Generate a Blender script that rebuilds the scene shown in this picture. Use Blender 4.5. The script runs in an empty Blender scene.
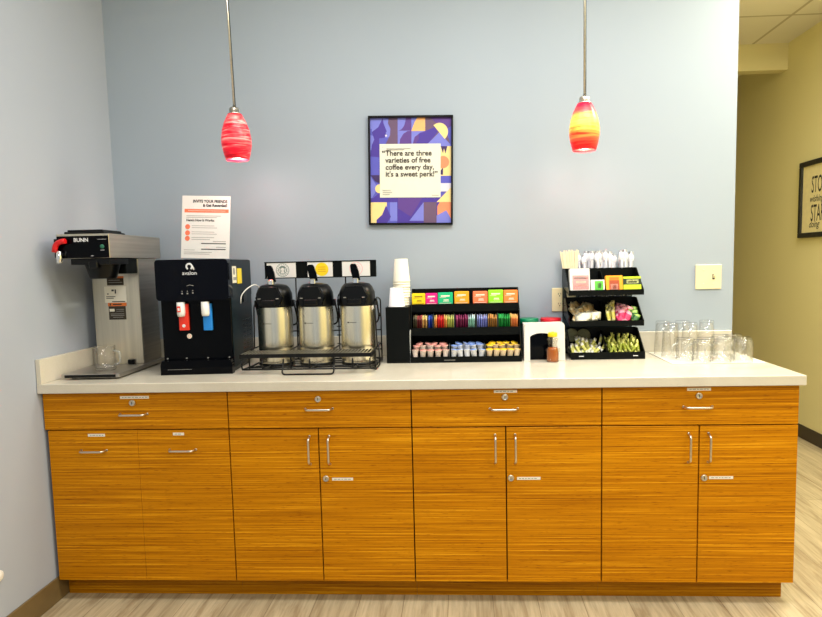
import bpy, bmesh, math, random
from mathutils import Vector, Matrix
S = bpy.context.scene
COL = S.collection
rnd = random.Random(7)
R = math.radians

# ------------------------------------------------------------------ camera
F_PX, PITCH, YAW, ROLL = 626.364, 0.09118, 0.05046, -0.02137
PPX, PPY = 21.065, 10.959
cam_d = bpy.data.cameras.new('camera'); cam = bpy.data.objects.new('camera', cam_d); COL.objects.link(cam)
fw = Vector((-math.sin(YAW)*math.cos(PITCH), math.cos(YAW)*math.cos(PITCH), -math.sin(PITCH)))
rt = Vector((math.cos(YAW), math.sin(YAW), 0)); up = rt.cross(fw)
r2 = rt*math.cos(ROLL)+up*math.sin(ROLL); u2 = -rt*math.sin(ROLL)+up*math.cos(ROLL)
cam.matrix_world = Matrix(((r2.x, u2.x, -fw.x, 1.70035), (r2.y, u2.y, -fw.y, -3.03584), (r2.z, u2.z, -fw.z, 1.36483), (0, 0, 0, 1)))
cam_d.sensor_width = 36; cam_d.lens = F_PX*36/822; cam_d.shift_x = -PPX/822; cam_d.shift_y = PPY/822
cam_d.clip_start = .05
S.camera = cam

# ------------------------------------------------------------------ world, lights, exposure
w = bpy.data.worlds.new('world'); S.world = w; w.use_nodes = True
bg = w.node_tree.nodes['Background']; bg.inputs[0].default_value = (.84, .92, 1, 1); bg.inputs[1].default_value = .50
def area(name, loc, rot, sx, sy, power, col=(1, 1, 1)):
    d = bpy.data.lights.new(name, 'AREA'); d.shape = 'RECTANGLE'; d.size = sx; d.size_y = sy; d.energy = power; d.color = col
    o = bpy.data.objects.new(name, d); COL.objects.link(o); o.location = loc; o.rotation_euler = rot; return o
area('ceiling_panel_light', (1.25, -1.25, 2.94), (0, 0, 0), 1.2, .6, 23, (1, .99, .97))
area('ceiling_panel_light', (2.55, -1.25, 2.94), (0, 0, 0), 1.2, .6, 36, (1, .99, .97))
area('ceiling_panel_light', (1.9, -3.6, 2.94), (0, 0, 0), 1.2, .6, 50, (1, .99, .97))
area('hall_area_light', (3.62, -.2, 2.90), (0, 0, 0), .6, .6, 60, (1, .95, .76))
area('hall_area_light', (3.62, -2.6, 2.90), (0, 0, 0), .6, .6, 34, (1, .95, .8))  # extra unseen lamp, added to brighten the hall
S.cycles.transparent_max_bounces = 40
S.view_settings.view_transform = 'Standard'; S.view_settings.look = 'None'
S.view_settings.exposure = .02; S.view_settings.gamma = 1; S.view_settings.use_curve_mapping = False

# ------------------------------------------------------------------ materials
def lin(c):
    return tuple(((v/255)/12.92 if v/255 <= .04045 else ((v/255+.055)/1.055)**2.4) for v in c)
def new_mat(name):
    m = bpy.data.materials.new(name); m.use_nodes = True
    return m, m.node_tree, m.node_tree.nodes['Principled BSDF']
def N(t, kind, **kw):
    n = t.nodes.new(kind)
    for k, v in kw.items(): setattr(n, k, v)
    return n
def coords(t, scale, rot=(0, 0, 0), kind='Object'):
    tc = N(t, 'ShaderNodeTexCoord'); mp = N(t, 'ShaderNodeMapping')
    mp.inputs['Scale'].default_value = scale; mp.inputs['Rotation'].default_value = rot
    t.links.new(tc.outputs[kind], mp.inputs[0]); return mp.outputs[0]
def noise(t, vec, sc, det=3, rough=.5, dist=0):
    n = N(t, 'ShaderNodeTexNoise'); t.links.new(vec, n.inputs['Vector'])
    n.inputs['Scale'].default_value = sc; n.inputs['Detail'].default_value = det
    n.inputs['Roughness'].default_value = rough; n.inputs['Distortion'].default_value = dist
    return n.outputs[0]
def ramp(t, fac, stops, interp='LINEAR'):
    r = N(t, 'ShaderNodeValToRGB'); t.links.new(fac, r.inputs[0]); r.color_ramp.interpolation = interp
    e = r.color_ramp.elements
    while len(e) < len(stops): e.new(.5)
    for i, (p, c) in enumerate(stops):
        e[i].position = p; e[i].color = (*c[:3], 1)
    return r.outputs[0]
def bump(t, bs, h, st, dist=.002):
    b = N(t, 'ShaderNodeBump'); b.inputs['Strength'].default_value = st; b.inputs['Distance'].default_value = dist
    t.links.new(h, b.inputs['Height']); t.links.new(b.outputs[0], bs.inputs['Normal'])
def simple(name, col, rough=.5, metal=0, var=.05, sc=30, spec=.5, bst=0, emit=0, coat=0, stretch=(1, 1, 1)):
    m, t, b = new_mat(name)
    v = coords(t, stretch); n = noise(t, v, sc)
    c = lin(col) if max(col) > 1 else col
    t.links.new(ramp(t, n, [(.3, [x*(1-var) for x in c]), (.7, [min(1, x*(1+var)) for x in c])]), b.inputs['Base Color'])
    b.inputs['Roughness'].default_value = rough; b.inputs['Metallic'].default_value = metal
    b.inputs['Specular IOR Level'].default_value = spec; b.inputs['Coat Weight'].default_value = coat
    if emit:
        b.inputs['Emission Color'].default_value = (*c, 1); b.inputs['Emission Strength'].default_value = emit
    if bst: bump(t, b, n, bst)
    return m
def wall_mat(name, col, var=.02):
    m, t, b = new_mat(name); v = coords(t, (1, 1, 1))
    c = lin(col)
    t.links.new(ramp(t, noise(t, v, 1.2), [(.3, [x*(1-var) for x in c]), (.7, [x*(1+var) for x in c])]), b.inputs['Base Color'])
    b.inputs['Roughness'].default_value = .62; b.inputs['Specular IOR Level'].default_value = .3
    bump(t, b, noise(t, v, 260, 4), .12, .001)
    return m
def bamboo_mat(name, tint=1.0):
    m, t, b = new_mat(name)
    gm = N(t, 'ShaderNodeNewGeometry'); mp = N(t, 'ShaderNodeMapping'); t.links.new(gm.outputs['Position'], mp.inputs[0])
    mp.inputs['Scale'].default_value = (1.6, 1.6, 160)
    s1 = noise(t, mp.outputs[0], 1.0, 5, .62)
    mp2 = N(t, 'ShaderNodeMapping'); t.links.new(gm.outputs['Position'], mp2.inputs[0]); mp2.inputs['Scale'].default_value = (26, 26, 420)
    s2 = noise(t, mp2.outputs[0], 1.0, 2, .5)
    mp3 = N(t, 'ShaderNodeMapping'); t.links.new(gm.outputs['Position'], mp3.inputs[0]); mp3.inputs['Scale'].default_value = (.5, .5, 9)
    s3 = noise(t, mp3.outputs[0], 1.0, 3, .5)
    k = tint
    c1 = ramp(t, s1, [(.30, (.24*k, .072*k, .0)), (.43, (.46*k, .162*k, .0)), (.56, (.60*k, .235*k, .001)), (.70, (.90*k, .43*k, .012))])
    c2 = ramp(t, s2, [(.27, (.55, .42, .35)), (.38, (1, 1, 1))])
    c3 = ramp(t, s3, [(.35, (.92, .90, .88)), (.65, (1.0, 1.0, 1.0))])
    mx = N(t, 'ShaderNodeMix', data_type='RGBA', blend_type='MULTIPLY'); mx.inputs[0].default_value = 1
    t.links.new(c1, mx.inputs[6]); t.links.new(c2, mx.inputs[7])
    mx2 = N(t, 'ShaderNodeMix', data_type='RGBA', blend_type='MULTIPLY'); mx2.inputs[0].default_value = 1
    t.links.new(mx.outputs[2], mx2.inputs[6]); t.links.new(c3, mx2.inputs[7])
    t.links.new(mx2.outputs[2], b.inputs['Base Color'])
    b.inputs['Roughness'].default_value = .5; b.inputs['Specular IOR Level'].default_value = .12
    bump(t, b, s1, .08, .001)
    return m
def floor_mat():
    m, t, b = new_mat('vinyl_plank')
    v = coords(t, (1, 1, 1), (0, 0, R(90)))
    br = N(t, 'ShaderNodeTexBrick'); t.links.new(v, br.inputs['Vector'])
    br.inputs['Scale'].default_value = 1; br.inputs['Brick Width'].default_value = 1.22; br.inputs['Row Height'].default_value = .18
    br.inputs['Mortar Size'].default_value = .0016; br.inputs['Mortar Smooth'].default_value = .2
    br.offset = .37; br.inputs['Bias'].default_value = 0
    br.inputs['Color1'].default_value = (.54, .455, .30, 1); br.inputs['Color2'].default_value = (.44, .365, .235, 1); br.inputs['Mortar'].default_value = (.26, .20, .12, 1)
    g1 = noise(t, coords(t, (14, 1.3, 1)), 1.6, 5, .65, .6)
    g2 = noise(t, coords(t, (60, 3, 1)), 1.5, 3, .6)
    c1 = ramp(t, g1, [(.32, (.60, .52, .44)), (.5, (.95, .93, .9)), (.68, (1.12, 1.1, 1.06))])
    c2 = ramp(t, g2, [(.35, (.84, .82, .78)), (.6, (1.04, 1.03, 1.02))])
    a = N(t, 'ShaderNodeMix', data_type='RGBA', blend_type='MULTIPLY'); a.inputs[0].default_value = 1
    t.links.new(br.outputs[0], a.inputs[6]); t.links.new(c1, a.inputs[7])
    a2 = N(t, 'ShaderNodeMix', data_type='RGBA', blend_type='MULTIPLY'); a2.inputs[0].default_value = 1
    t.links.new(a.outputs[2], a2.inputs[6]); t.links.new(c2, a2.inputs[7])
    t.links.new(a2.outputs[2], b.inputs['Base Color']); b.inputs['Roughness'].default_value = .5
    bump(t, b, g2, .1, .001)
    return m
def steel_mat(name, col=(.55, .52, .46), rough=.3, axis='z'):
    m, t, b = new_mat(name)
    sc = (60, 60, 1.5) if axis == 'z' else (2, 2, 90)
    n = noise(t, coords(t, sc), 1, 4)
    t.links.new(ramp(t, n, [(.3, [c*.88 for c in col]), (.7, [min(1, c*1.1) for c in col])]), b.inputs['Base Color'])
    b.inputs['Metallic'].default_value = 1; b.inputs['Roughness'].default_value = rough
    b.inputs['Anisotropic'].default_value = .5
    return m
def glass_mat(name, col=(1, 1, 1), rough=.0, solid=0.0, edge=.4):
    """thin clear pane/film: transparent with a fresnel gloss, optionally a little cloudy"""
    m, t, b = new_mat(name)
    out = t.nodes['Material Output']
    n = noise(t, coords(t, (1, 1, 1)), 8)
    tr = N(t, 'ShaderNodeBsdfTransparent'); er = None
    gl = N(t, 'ShaderNodeBsdfGlossy'); gl.inputs['Roughness'].default_value = rough
    fc = N(t, 'ShaderNodeLayerWeight'); fc.inputs[0].default_value = .5
    t.links.new(ramp(t, fc.outputs['Facing'], [(.0, col), (.72, [c*.97 for c in col]), (.90, [c*.66 for c in col]), (1, [c*.35 for c in col])]), tr.inputs[0])
    lw = N(t, 'ShaderNodeLayerWeight'); lw.inputs[0].default_value = .22
    mr = N(t, 'ShaderNodeMapRange'); t.links.new(lw.outputs['Facing'], mr.inputs[0]); mr.inputs[3].default_value = .03; mr.inputs[4].default_value = edge
    m1 = N(t, 'ShaderNodeMixShader'); t.links.new(mr.outputs[0], m1.inputs[0]); t.links.new(tr.outputs[0], m1.inputs[1]); t.links.new(gl.outputs[0], m1.inputs[2])
    if solid:
        b.inputs['Base Color'].default_value = (*col, 1); b.inputs['Roughness'].default_value = .3
        m2 = N(t, 'ShaderNodeMixShader'); m2.inputs[0].default_value = solid; t.links.new(m1.outputs[0], m2.inputs[1]); t.links.new(b.outputs[0], m2.inputs[2]); t.links.new(m2.outputs[0], out.inputs[0])
    else: t.links.new(m1.outputs[0], out.inputs[0])
    return m
M = {}
M['wall'] = wall_mat('blue_grey_paint', (163, 174, 184))
M['wall_left'] = wall_mat('blue_grey_paint_side', (169, 176, 188))
M['hall'] = wall_mat('beige_paint', (226, 217, 168))
M['floor'] = floor_mat()
M['bamboo'] = bamboo_mat('bamboo_veneer')
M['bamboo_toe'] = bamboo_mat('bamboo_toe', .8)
M['base'] = simple('brown_vinyl_base', (112, 92, 56), .5)
M['base_dark'] = simple('dark_vinyl_base', (58, 48, 36), .5)
def quartz():
    m, t, b = new_mat('cream_quartz'); v = coords(t, (1, 1, 1))
    n1 = noise(t, v, 3.5, 6, .6, .8); n2 = noise(t, v, 420, 2)
    c = ramp(t, n1, [(.3, lin((200, 192, 175))), (.5, lin((208, 201, 184))), (.7, lin((214, 207, 192)))])
    c2 = ramp(t, n2, [(.3, (.9, .89, .86)), (.45, (1, 1, 1))])
    a = N(t, 'ShaderNodeMix', data_type='RGBA', blend_type='MULTIPLY'); a.inputs[0].default_value = 1
    t.links.new(c, a.inputs[6]); t.links.new(c2, a.inputs[7]); t.links.new(a.outputs[2], b.inputs['Base Color'])
    b.inputs['Roughness'].default_value = .22; return m
M['quartz'] = quartz()
def tile_mat():
    m, t, b = new_mat('ceiling_tile')
    gm = N(t, 'ShaderNodeNewGeometry'); mp = N(t, 'ShaderNodeMapping'); t.links.new(gm.outputs['Position'], mp.inputs[0])
    mp.inputs['Location'].default_value = (-3.94+.6096*7, -1.46+.6096*13, 0)
    br = N(t, 'ShaderNodeTexBrick'); t.links.new(mp.outputs[0], br.inputs['Vector']); br.offset = 0
    br.inputs['Scale'].default_value = 1; br.inputs['Brick Width'].default_value = .6096; br.inputs['Row Height'].default_value = .6096
    br.inputs['Mortar Size'].default_value = .011; br.inputs['Mortar Smooth'].default_value = .1
    br.inputs['Color1'].default_value = (.78, .74, .66, 1); br.inputs['Color2'].default_value = (.75, .71, .63, 1); br.inputs['Mortar'].default_value = (.5, .45, .34, 1)
    t.links.new(br.outputs[0], b.inputs['Base Color']); b.inputs['Roughness'].default_value = .9
    bump(t, b, noise(t, coords(t, (1, 1, 1)), 150, 3), .3, .002); return m
M['tile'] = tile_mat()
M['gap_shade'] = simple('gap_shade_black', (14, 9, 6), .9, spec=.05)  # near-black cabinet body, shade of the gaps between fronts put into its colour
M['nickel'] = steel_mat('satin_nickel', (.66, .62, .55), .28, 'x')
M['steel'] = steel_mat('brushed_steel', (.86, .80, .64), .26)
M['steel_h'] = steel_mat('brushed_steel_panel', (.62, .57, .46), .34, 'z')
M['steel_shaded'] = steel_mat('brushed_steel_shaded', (.50, .47, .43), .40, 'x')  # darker copy of the panel steel, side shade put into the colour
M['chrome'] = steel_mat('chrome', (.8, .8, .8), .1)
M['black'] = simple('black_plastic', (5, 6, 7), .3, var=.1, spec=.25)
M['black_matte'] = simple('matte_black_plastic', (7, 10, 9), .45, var=.1, spec=.12)
M['black_gloss'] = simple('gloss_black', (3, 4, 7), .07, var=.1, spec=.1)
M['navy_gloss'] = simple('gloss_dark_blue_black', (3, 5, 14), .07, var=.1, spec=.12)
M['teal_black'] = simple('dark_teal_metal', (7, 24, 30), .3, spec=.12)
M['wire'] = simple('black_wire', (7, 7, 7), .35, spec=.3)
M['white'] = simple('white_plastic', (232, 230, 222), .4)
M['paper'] = simple('white_paper', (228, 226, 220), .8, var=.01)
M['cream_paper'] = simple('cream_paper', (226, 222, 200), .8, var=.01)
M['sticker'] = simple('sticker_white', (232, 226, 208), .5, var=.02)
M['ink'] = simple('black_ink', (30, 28, 30), .7)
M['grey_ink'] = simple('grey_ink', (150, 148, 142), .8)
M['brown_ink'] = simple('brown_ink', (62, 52, 44), .7)
M['white_ink'] = simple('white_ink', (225, 225, 225), .6)
M['orange_ink'] = simple('orange_ink', (238, 120, 84), .7)
M['red'] = simple('red_plastic', (215, 22, 26), .3)
M['redorange'] = simple('red_orange_plastic', (232, 52, 30), .35)
M['blue'] = simple('blue_plastic', (28, 130, 215), .35)
M['ivory'] = simple('ivory_plastic', (236, 224, 178), .35, var=.01)
M['slot'] = simple('dark_slot', (50, 42, 30), .7)
M['cup'] = simple('ivory_paper_cup', (238, 230, 206), .6, var=.02)
M['cup_white'] = simple('white_paper_cup', (240, 240, 240), .6, var=.01)
M['glass'] = glass_mat('clear_glass', (1, 1, 1))
M['glass_thick'] = glass_mat('thick_clear_glass', (.93, .94, .92), .03, .12, .75)
M['bottle'] = glass_mat('honey_bottle', (.96, .95, .90), .08)
M['smoked'] = glass_mat('smoked_acrylic', (.30, .36, .38), .1)
M['yellow'] = simple('yellow_plastic', (245, 215, 20), .35)
M['frame_black'] = simple('black_frame', (9, 8, 8), .4, spec=.2)
def colmat(name, c, rough=.55, **k):
    if name not in M: M[name] = simple(name, c, rough, **k)
    return M[name]

# ------------------------------------------------------------------ geometry helpers (bmesh)
def nb(): return bmesh.new()
def _mi(faces, mi):
    for f in faces: f.material_index = mi
def box(bm, x0, x1, y0, y1, z0, z1, mi=0, bev=0, seg=1):
    v = [bm.verts.new(p) for p in ((x0,y0,z0),(x1,y0,z0),(x1,y1,z0),(x0,y1,z0),(x0,y0,z1),(x1,y0,z1),(x1,y1,z1),(x0,y1,z1))]
    fs = [bm.faces.new([v[i] for i in q]) for q in ((3,2,1,0),(4,5,6,7),(0,1,5,4),(1,2,6,5),(2,3,7,6),(3,0,4,7))]
    _mi(fs, mi)
    if bev:
        es = {e for f in fs for e in f.edges}
        r = bmesh.ops.bevel(bm, geom=list(es), offset=bev, segments=seg, affect='EDGES', profile=.5)
        _mi(r['faces'], mi)
    return v
def lathe(bm, prof, c=(0, 0, 0), n=32, mi=0, close=False, M4=None, smooth=True):
    rings = []
    for r, z in prof:
        if r <= 1e-6: ring = [bm.verts.new((0, 0, z))]
        else: ring = [bm.verts.new((r*math.cos(2*math.pi*i/n), r*math.sin(2*math.pi*i/n), z)) for i in range(n)]
        rings.append(ring)
    pairs = list(zip(rings, rings[1:]))
    if close: pairs.append((rings[-1], rings[0]))
    for a, b in pairs:
        for i in range(n):
            j = (i+1) % n
            if len(a) == 1 and len(b) == 1: continue
            if len(a) == 1: f = bm.faces.new((a[0], b[j], b[i]))
            elif len(b) == 1: f = bm.faces.new((a[i], a[j], b[0]))
            else: f = bm.faces.new((a[i], a[j], b[j], b[i]))
            f.material_index = mi; f.smooth = smooth
    T = Matrix.Translation(c) @ (M4 or Matrix())
    for ring in rings:
        for v in ring: v.co = T @ v.co
def tube(bm, pts, r, n=8, mi=0, closed=False, rs=None):
    pts = [Vector(p) for p in pts]; L = len(pts); rings = []
    prev = None
    for i, p in enumerate(pts):
        if closed: d = (pts[(i+1) % L]-pts[i-1]).normalized()
        else: d = ((pts[min(i+1, L-1)]-pts[max(i-1, 0)])).normalized()
        if prev is None:
            a = Vector((0, 0, 1)) if abs(d.z) < .9 else Vector((1, 0, 0)); u = d.cross(a).normalized()
        else:
            u = (prev-d*prev.dot(d)).normalized()
        prev = u; v = d.cross(u); rr = rs[i] if rs else r
        rings.append([bm.verts.new(p+rr*(u*math.cos(2*math.pi*k/n)+v*math.sin(2*math.pi*k/n))) for k in range(n)])
    ps = list(zip(rings, rings[1:]))
    if closed: ps.append((rings[-1], rings[0]))
    for a, b in ps:
        for k in range(n):
            f = bm.faces.new((a[k], a[(k+1) % n], b[(k+1) % n], b[k])); f.material_index = mi; f.smooth = True
    if not closed:
        f1 = bm.faces.new(rings[0][::-1]); f2 = bm.faces.new(rings[-1]); f1.material_index = f2.material_index = mi
def prism(bm, pts, a0, a1, axis='y', mi=0):
    """outline pts in the plane normal to axis, extruded a0..a1"""
    def P(p, a): return {'y': (p[0], a, p[1]), 'x': (a, p[0], p[1]), 'z': (p[0], p[1], a)}[axis]
    A = [bm.verts.new(P(p, a0)) for p in pts]; B = [bm.verts.new(P(p, a1)) for p in pts]; n = len(pts)
    fs = [bm.faces.new(A), bm.faces.new(B[::-1])] + [bm.faces.new((A[i], B[i], B[(i+1) % n], A[(i+1) % n])) for i in range(n)]
    _mi(fs, mi)
def disc(c, r, n=24, a0=0, a1=360):
    full = abs(a1-a0) >= 360
    return [(c[0]+r*math.cos(R(a0+(a1-a0)*i/n)), c[1]+r*math.sin(R(a0+(a1-a0)*i/n))) for i in range(n if full else n+1)]
def rrect(x0, x1, z0, z1, r, n=5):
    o = []
    for cx, cz, a in ((x1-r, z0+r, -90), (x1-r, z1-r, 0), (x0+r, z1-r, 90), (x0+r, z0+r, 180)):
        o += [(cx+r*math.cos(R(a+90*i/n)), cz+r*math.sin(R(a+90*i/n))) for i in range(n+1)]
    return o
def fillet(pts, r, n=5, closed=False):
    pts = [Vector(p) for p in pts]; out = []; L = len(pts)
    for i, p in enumerate(pts):
        if not closed and i in (0, L-1): out.append(p); continue
        a = (pts[i-1]-p); b = (pts[(i+1) % L]-p); ra = min(r, a.length*.49, b.length*.49)
        s, e = p+a.normalized()*ra, p+b.normalized()*ra
        for k in range(n+1):
            q = k/n; out.append(s*(1-q)**2+p*2*q*(1-q)+e*q*q)
    return out
def text(bm, s, size, M4, mi=0, align='LEFT', bold=0, ext=0.0, squeeze=1, shear=0, gap=1, line=1):
    cu = bpy.data.curves.new('t', 'FONT'); cu.body = s; cu.size = size; cu.align_x = align; cu.offset = bold; cu.extrude = ext
    cu.shear = shear; cu.space_character = gap; cu.space_line = line; cu.resolution_u = 3
    ob = bpy.data.objects.new('t', cu); COL.objects.link(ob)
    me = bpy.data.meshes.new_from_object(ob)
    k = len(bm.verts); kf = len(bm.faces)
    bm.from_mesh(me); bm.verts.ensure_lookup_table(); bm.faces.ensure_lookup_table()
    for v in bm.verts[k:]: v.co = M4 @ Vector((v.co.x*squeeze, v.co.y, v.co.z))
    for f in bm.faces[kf:]: f.material_index = mi
    bpy.data.objects.remove(ob); bpy.data.curves.remove(cu); bpy.data.meshes.remove(me)
def front(x, y, z): return Matrix.Translation((x, y, z)) @ Matrix.Rotation(R(90), 4, 'X')   # text readable from -y

def obj(name, bm, mats, parent=None, world=True, recalc=True, sub=0):
    if recalc: bmesh.ops.recalc_face_normals(bm, faces=bm.faces)
    me = bpy.data.meshes.new(name)
    if parent and world:
        T = Matrix(); p = parent
        while p: T = p.matrix_basis @ T; p = p.parent
        bm.transform(T.inverted())
    bm.to_mesh(me); bm.free()
    for m in (mats if isinstance(mats, (list, tuple)) else [mats]): me.materials.append(m)
    o = bpy.data.objects.new(name, me); COL.objects.link(o); o.parent = parent
    if sub:
        md = o.modifiers.new('s', 'SUBSURF'); md.levels = md.render_levels = sub
    return o
def tag(o, label, cat, group=None):
    o['label'] = label; o['category'] = cat
    if group: o['group'] = group
    return o
def thing(name, label, cat, loc=(0, 0, 0), rz=0, group=None):
    o = bpy.data.objects.new(name, None); COL.objects.link(o); o.location = loc; o.rotation_euler = (0, 0, rz); o.empty_display_size = .05
    return tag(o, label, cat, group)
def solo(name, bm, mats, label, cat, loc=(0, 0, 0), group=None, base=False, **k):
    o = obj(name, bm, mats, None, **k); o.location = loc; return tag(o, label, cat, group)
def struct(name, bm, m):
    o = obj(name, bm, m); o['kind'] = 'structure'; return o
def dup(root, loc=None, rot=None, label=None, group=None, scale=None, mats=None):
    def cp(o, par):
        c = o.copy(); COL.objects.link(c)
        if par: c.parent = par
        for ch in list(o.children): cp(ch, c)
        return c
    r = cp(root, None)
    if loc is not None: r.location = loc
    if rot is not None: r.rotation_euler = rot
    if scale is not None: r.scale = scale
    if label: r['label'] = label
    if group: r['group'] = group
    return r

# ------------------------------------------------------------------ room shell
CZ, XR, L, CT, DEP = 2.969, 4.206, 2.978, .914, .661
bm = nb(); box(bm, -.15, XR+.15, -5.2, 5.2, -.1, 0); struct('floor', bm, M['floor'])
bm = nb(); box(bm, -.15, XR+.15, -5.2, 5.2, CZ, CZ+.1); struct('ceiling', bm, M['tile'])
bm = nb(); box(bm, -.15, 0, -5.2, .15, 0, CZ); struct('wall_left', bm, M['wall_left'])
bm = nb(); box(bm, 0, L, 0, .15, 0, CZ); struct('wall_back', bm, M['wall'])
bm = nb(); box(bm, L-.15, L-.001, .15, 5.05, 0, CZ); struct('wall_hall_return', bm, M['hall'])
bm = nb(); box(bm, XR, XR+.15, -5.2, 5.2, 0, CZ); struct('wall_right', bm, M['hall'])
bm = nb(); box(bm, L, XR, 5.05, 5.2, 0, CZ); struct('wall_hall_end', bm, M['hall'])
bm = nb(); box(bm, L, XR, 2.03, 2.125, 2.772, CZ); struct('trim_1', bm, M['hall'])
bm = nb(); box(bm, 0, .009, -5.0, -.006, 0, .1, bev=.002); struct('baseboard_left', bm, M['base'])
bm = nb(); box(bm, XR-.009, XR, -5.0, 5.0, 0, .1, bev=.002); struct('baseboard_right', bm, M['base_dark'])

# ------------------------------------------------------------------ countertop
ct = thing('countertop', 'cream speckled stone countertop running across all the bamboo cabinets', 'countertop', (L/2, -DEP/2, .876))
bm = nb(); box(bm, .001, L, -DEP, -.001, .876, CT, bev=.002); obj('slab', bm, M['quartz'], ct)
bm = nb(); box(bm, .021, L-.01, -.02, -.001, CT+.0003, 1.013, bev=.0015); obj('backsplash', bm, M['quartz'], ct)
bm = nb(); box(bm, .001, .0205, -DEP+.002, -.001, CT+.0003, 1.013, bev=.0015); obj('side_splash', bm, M['quartz'], ct)

# ------------------------------------------------------------------ cabinets
FY = -.638
def pull(parent, p0, p1):
    bm = nb(); p0 = Vector(p0); p1 = Vector(p1); d = (p1-p0).normalized(); p1 = p1-d*(.007 if abs(d.x) > .5 else 0); o = Vector((0, -.026, 0))
    e = Vector((0, .001, 0))
    pts = fillet([p0+e, p0+o+d*.008, p1+o-d*.008, p1+e], .010, 5)
    tube(bm, pts, .0042, 10)
    for p in (p0, p1): lathe(bm, [(0, 0), (.0048, 0), (.0046, .002), (0, .002)], p, 14, M4=Matrix.Rotation(R(90), 4, 'X'))
    obj('handle', bm, M['nickel'], parent)
def lock(parent, x, z):
    bm = nb(); Mx = Matrix.Rotation(R(90), 4, 'X')
    lathe(bm, [(0, 0), (.0125, 0), (.0125, .004), (.0095, .007), (.0085, .006), (0, .006)], (x, FY, z), 24, M4=Mx)
    box(bm, x-.001, x+.001, FY-.0072, FY-.0058, z-.005, z+.005, 1)
    obj('lock', bm, [M['nickel'], M['slot']], parent)
def sticker(parent, x0, x1, z, h=.011, tilt=0):
    bm = nb(); box(bm, x0, x1, FY-.001, FY, z-h/2, z+h/2)
    x = x0+.008; r = random.Random(int(x0*1000))
    while x < x1-.012:
        wd = r.uniform(.006, .014); box(bm, x, min(x+wd, x1-.006), FY-.0014, FY-.0009, z-.0013, z+.0013, 1); x += wd+.004
    obj('sticker', bm, [M['sticker'], M['grey_ink']], parent)
units = [
    dict(x0=.012, x1=.7605, d0=.006, dm=.3865, e0=.017, kind='pullout', dh=(.322, .440, .786), dlock=(.375, .831), dst=(.326, .444, .8535),
         label='bamboo base cabinet in the corner under the coffee brewer, two pull-out fronts with horizontal handles'),
    dict(x0=.7605, x1=1.4905, dm=1.1195, kind='door', dh=(1.072, 1.187, .800), dlock=(1.124, .839), dst=None, lk=(1.144, .518), st=(1.168, 1.252), hx=(1.084, 1.162),
         label='bamboo base cabinet under the airpots, two doors, no white sticker on its drawer'),
    dict(x0=1.4905, x1=2.2265, dm=1.857, kind='door', dh=(1.797, 1.911, .794), dlock=(1.855, .839), dst=(1.813, 1.902, .8615), lk=(1.875, .517), st=(1.899, 1.99), hx=(1.8155, 1.893),
         label='bamboo base cabinet under the tea bag organizer, two doors, stickered drawer'),
    dict(x0=2.2265, x1=2.966, dm=2.5955, kind='door', dh=(2.534, 2.649, .7945), dlock=(2.592, .836), dst=(2.547, 2.636, .8615), lk=(2.616, .515), st=(2.635, 2.726), hx=(2.5555, 2.630),
         label='bamboo base cabinet at the open right end, under the upturned glasses')]
for u in units:
    x0, x1 = u['x0'], u['x1']
    t = thing('base_cabinet', u['label'], 'cabinet', ((x0+x1)/2, -.33, 0), group='bamboo base cabinets')
    bm = nb(); box(bm, x0+.001, x1-.001, -.617, -.012, .092, .875); obj('body', bm, M['gap_shade'] if x1 < 2.9 else [M['gap_shade']], t)
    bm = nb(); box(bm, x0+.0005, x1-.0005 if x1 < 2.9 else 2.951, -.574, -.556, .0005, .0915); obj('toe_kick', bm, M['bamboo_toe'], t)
    if x1 > 2.9:
        bm = nb(); box(bm, x1-.0009, x1+.001, -.618, -.012, .092, .875); obj('side_panel', bm, M['bamboo'], t)
    g = .0024
    bm = nb(); box(bm, u.get('d0', x0+g), x1-g, FY, -.6175, .7240, .8705, bev=.0008); dr = obj('drawer', bm, M['bamboo'], t)
    a, b, z = u['dh']; pull(dr, (a, FY, z), (b, FY, z)); lock(dr, *u['dlock'])
    if u['dst']: sticker(dr, *u['dst'])
    gd = .0006 if u['kind'] == 'pullout' else g
    bm = nb(); box(bm, u.get('e0', x0+g), u['dm']-gd, FY, -.6175, .0925, .7190, bev=.0008); dl = obj('door', bm, M['bamboo'], t)
    bm = nb(); box(bm, u['dm']+gd, x1-g, FY, -.6175, .0925, .7190, bev=.0008); dd = obj('door', bm, M['bamboo'], t)
    if u['kind'] == 'pullout':
        pull(dl, (.151, FY, .638), (.263, FY, .638)); pull(dd, (.516, FY, .639), (.630, FY, .639))
        sticker(dl, .183, .253, .7005); sticker(dd, .533, .578, .703)
    else:
        pull(dl, (u['hx'][0], FY, .578), (u['hx'][0], FY, .690)); pull(dd, (u['hx'][1], FY, .578), (u['hx'][1], FY, .690))
        lock(dd, *u['lk']); sticker(dd, *u['st'], .515)

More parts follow.
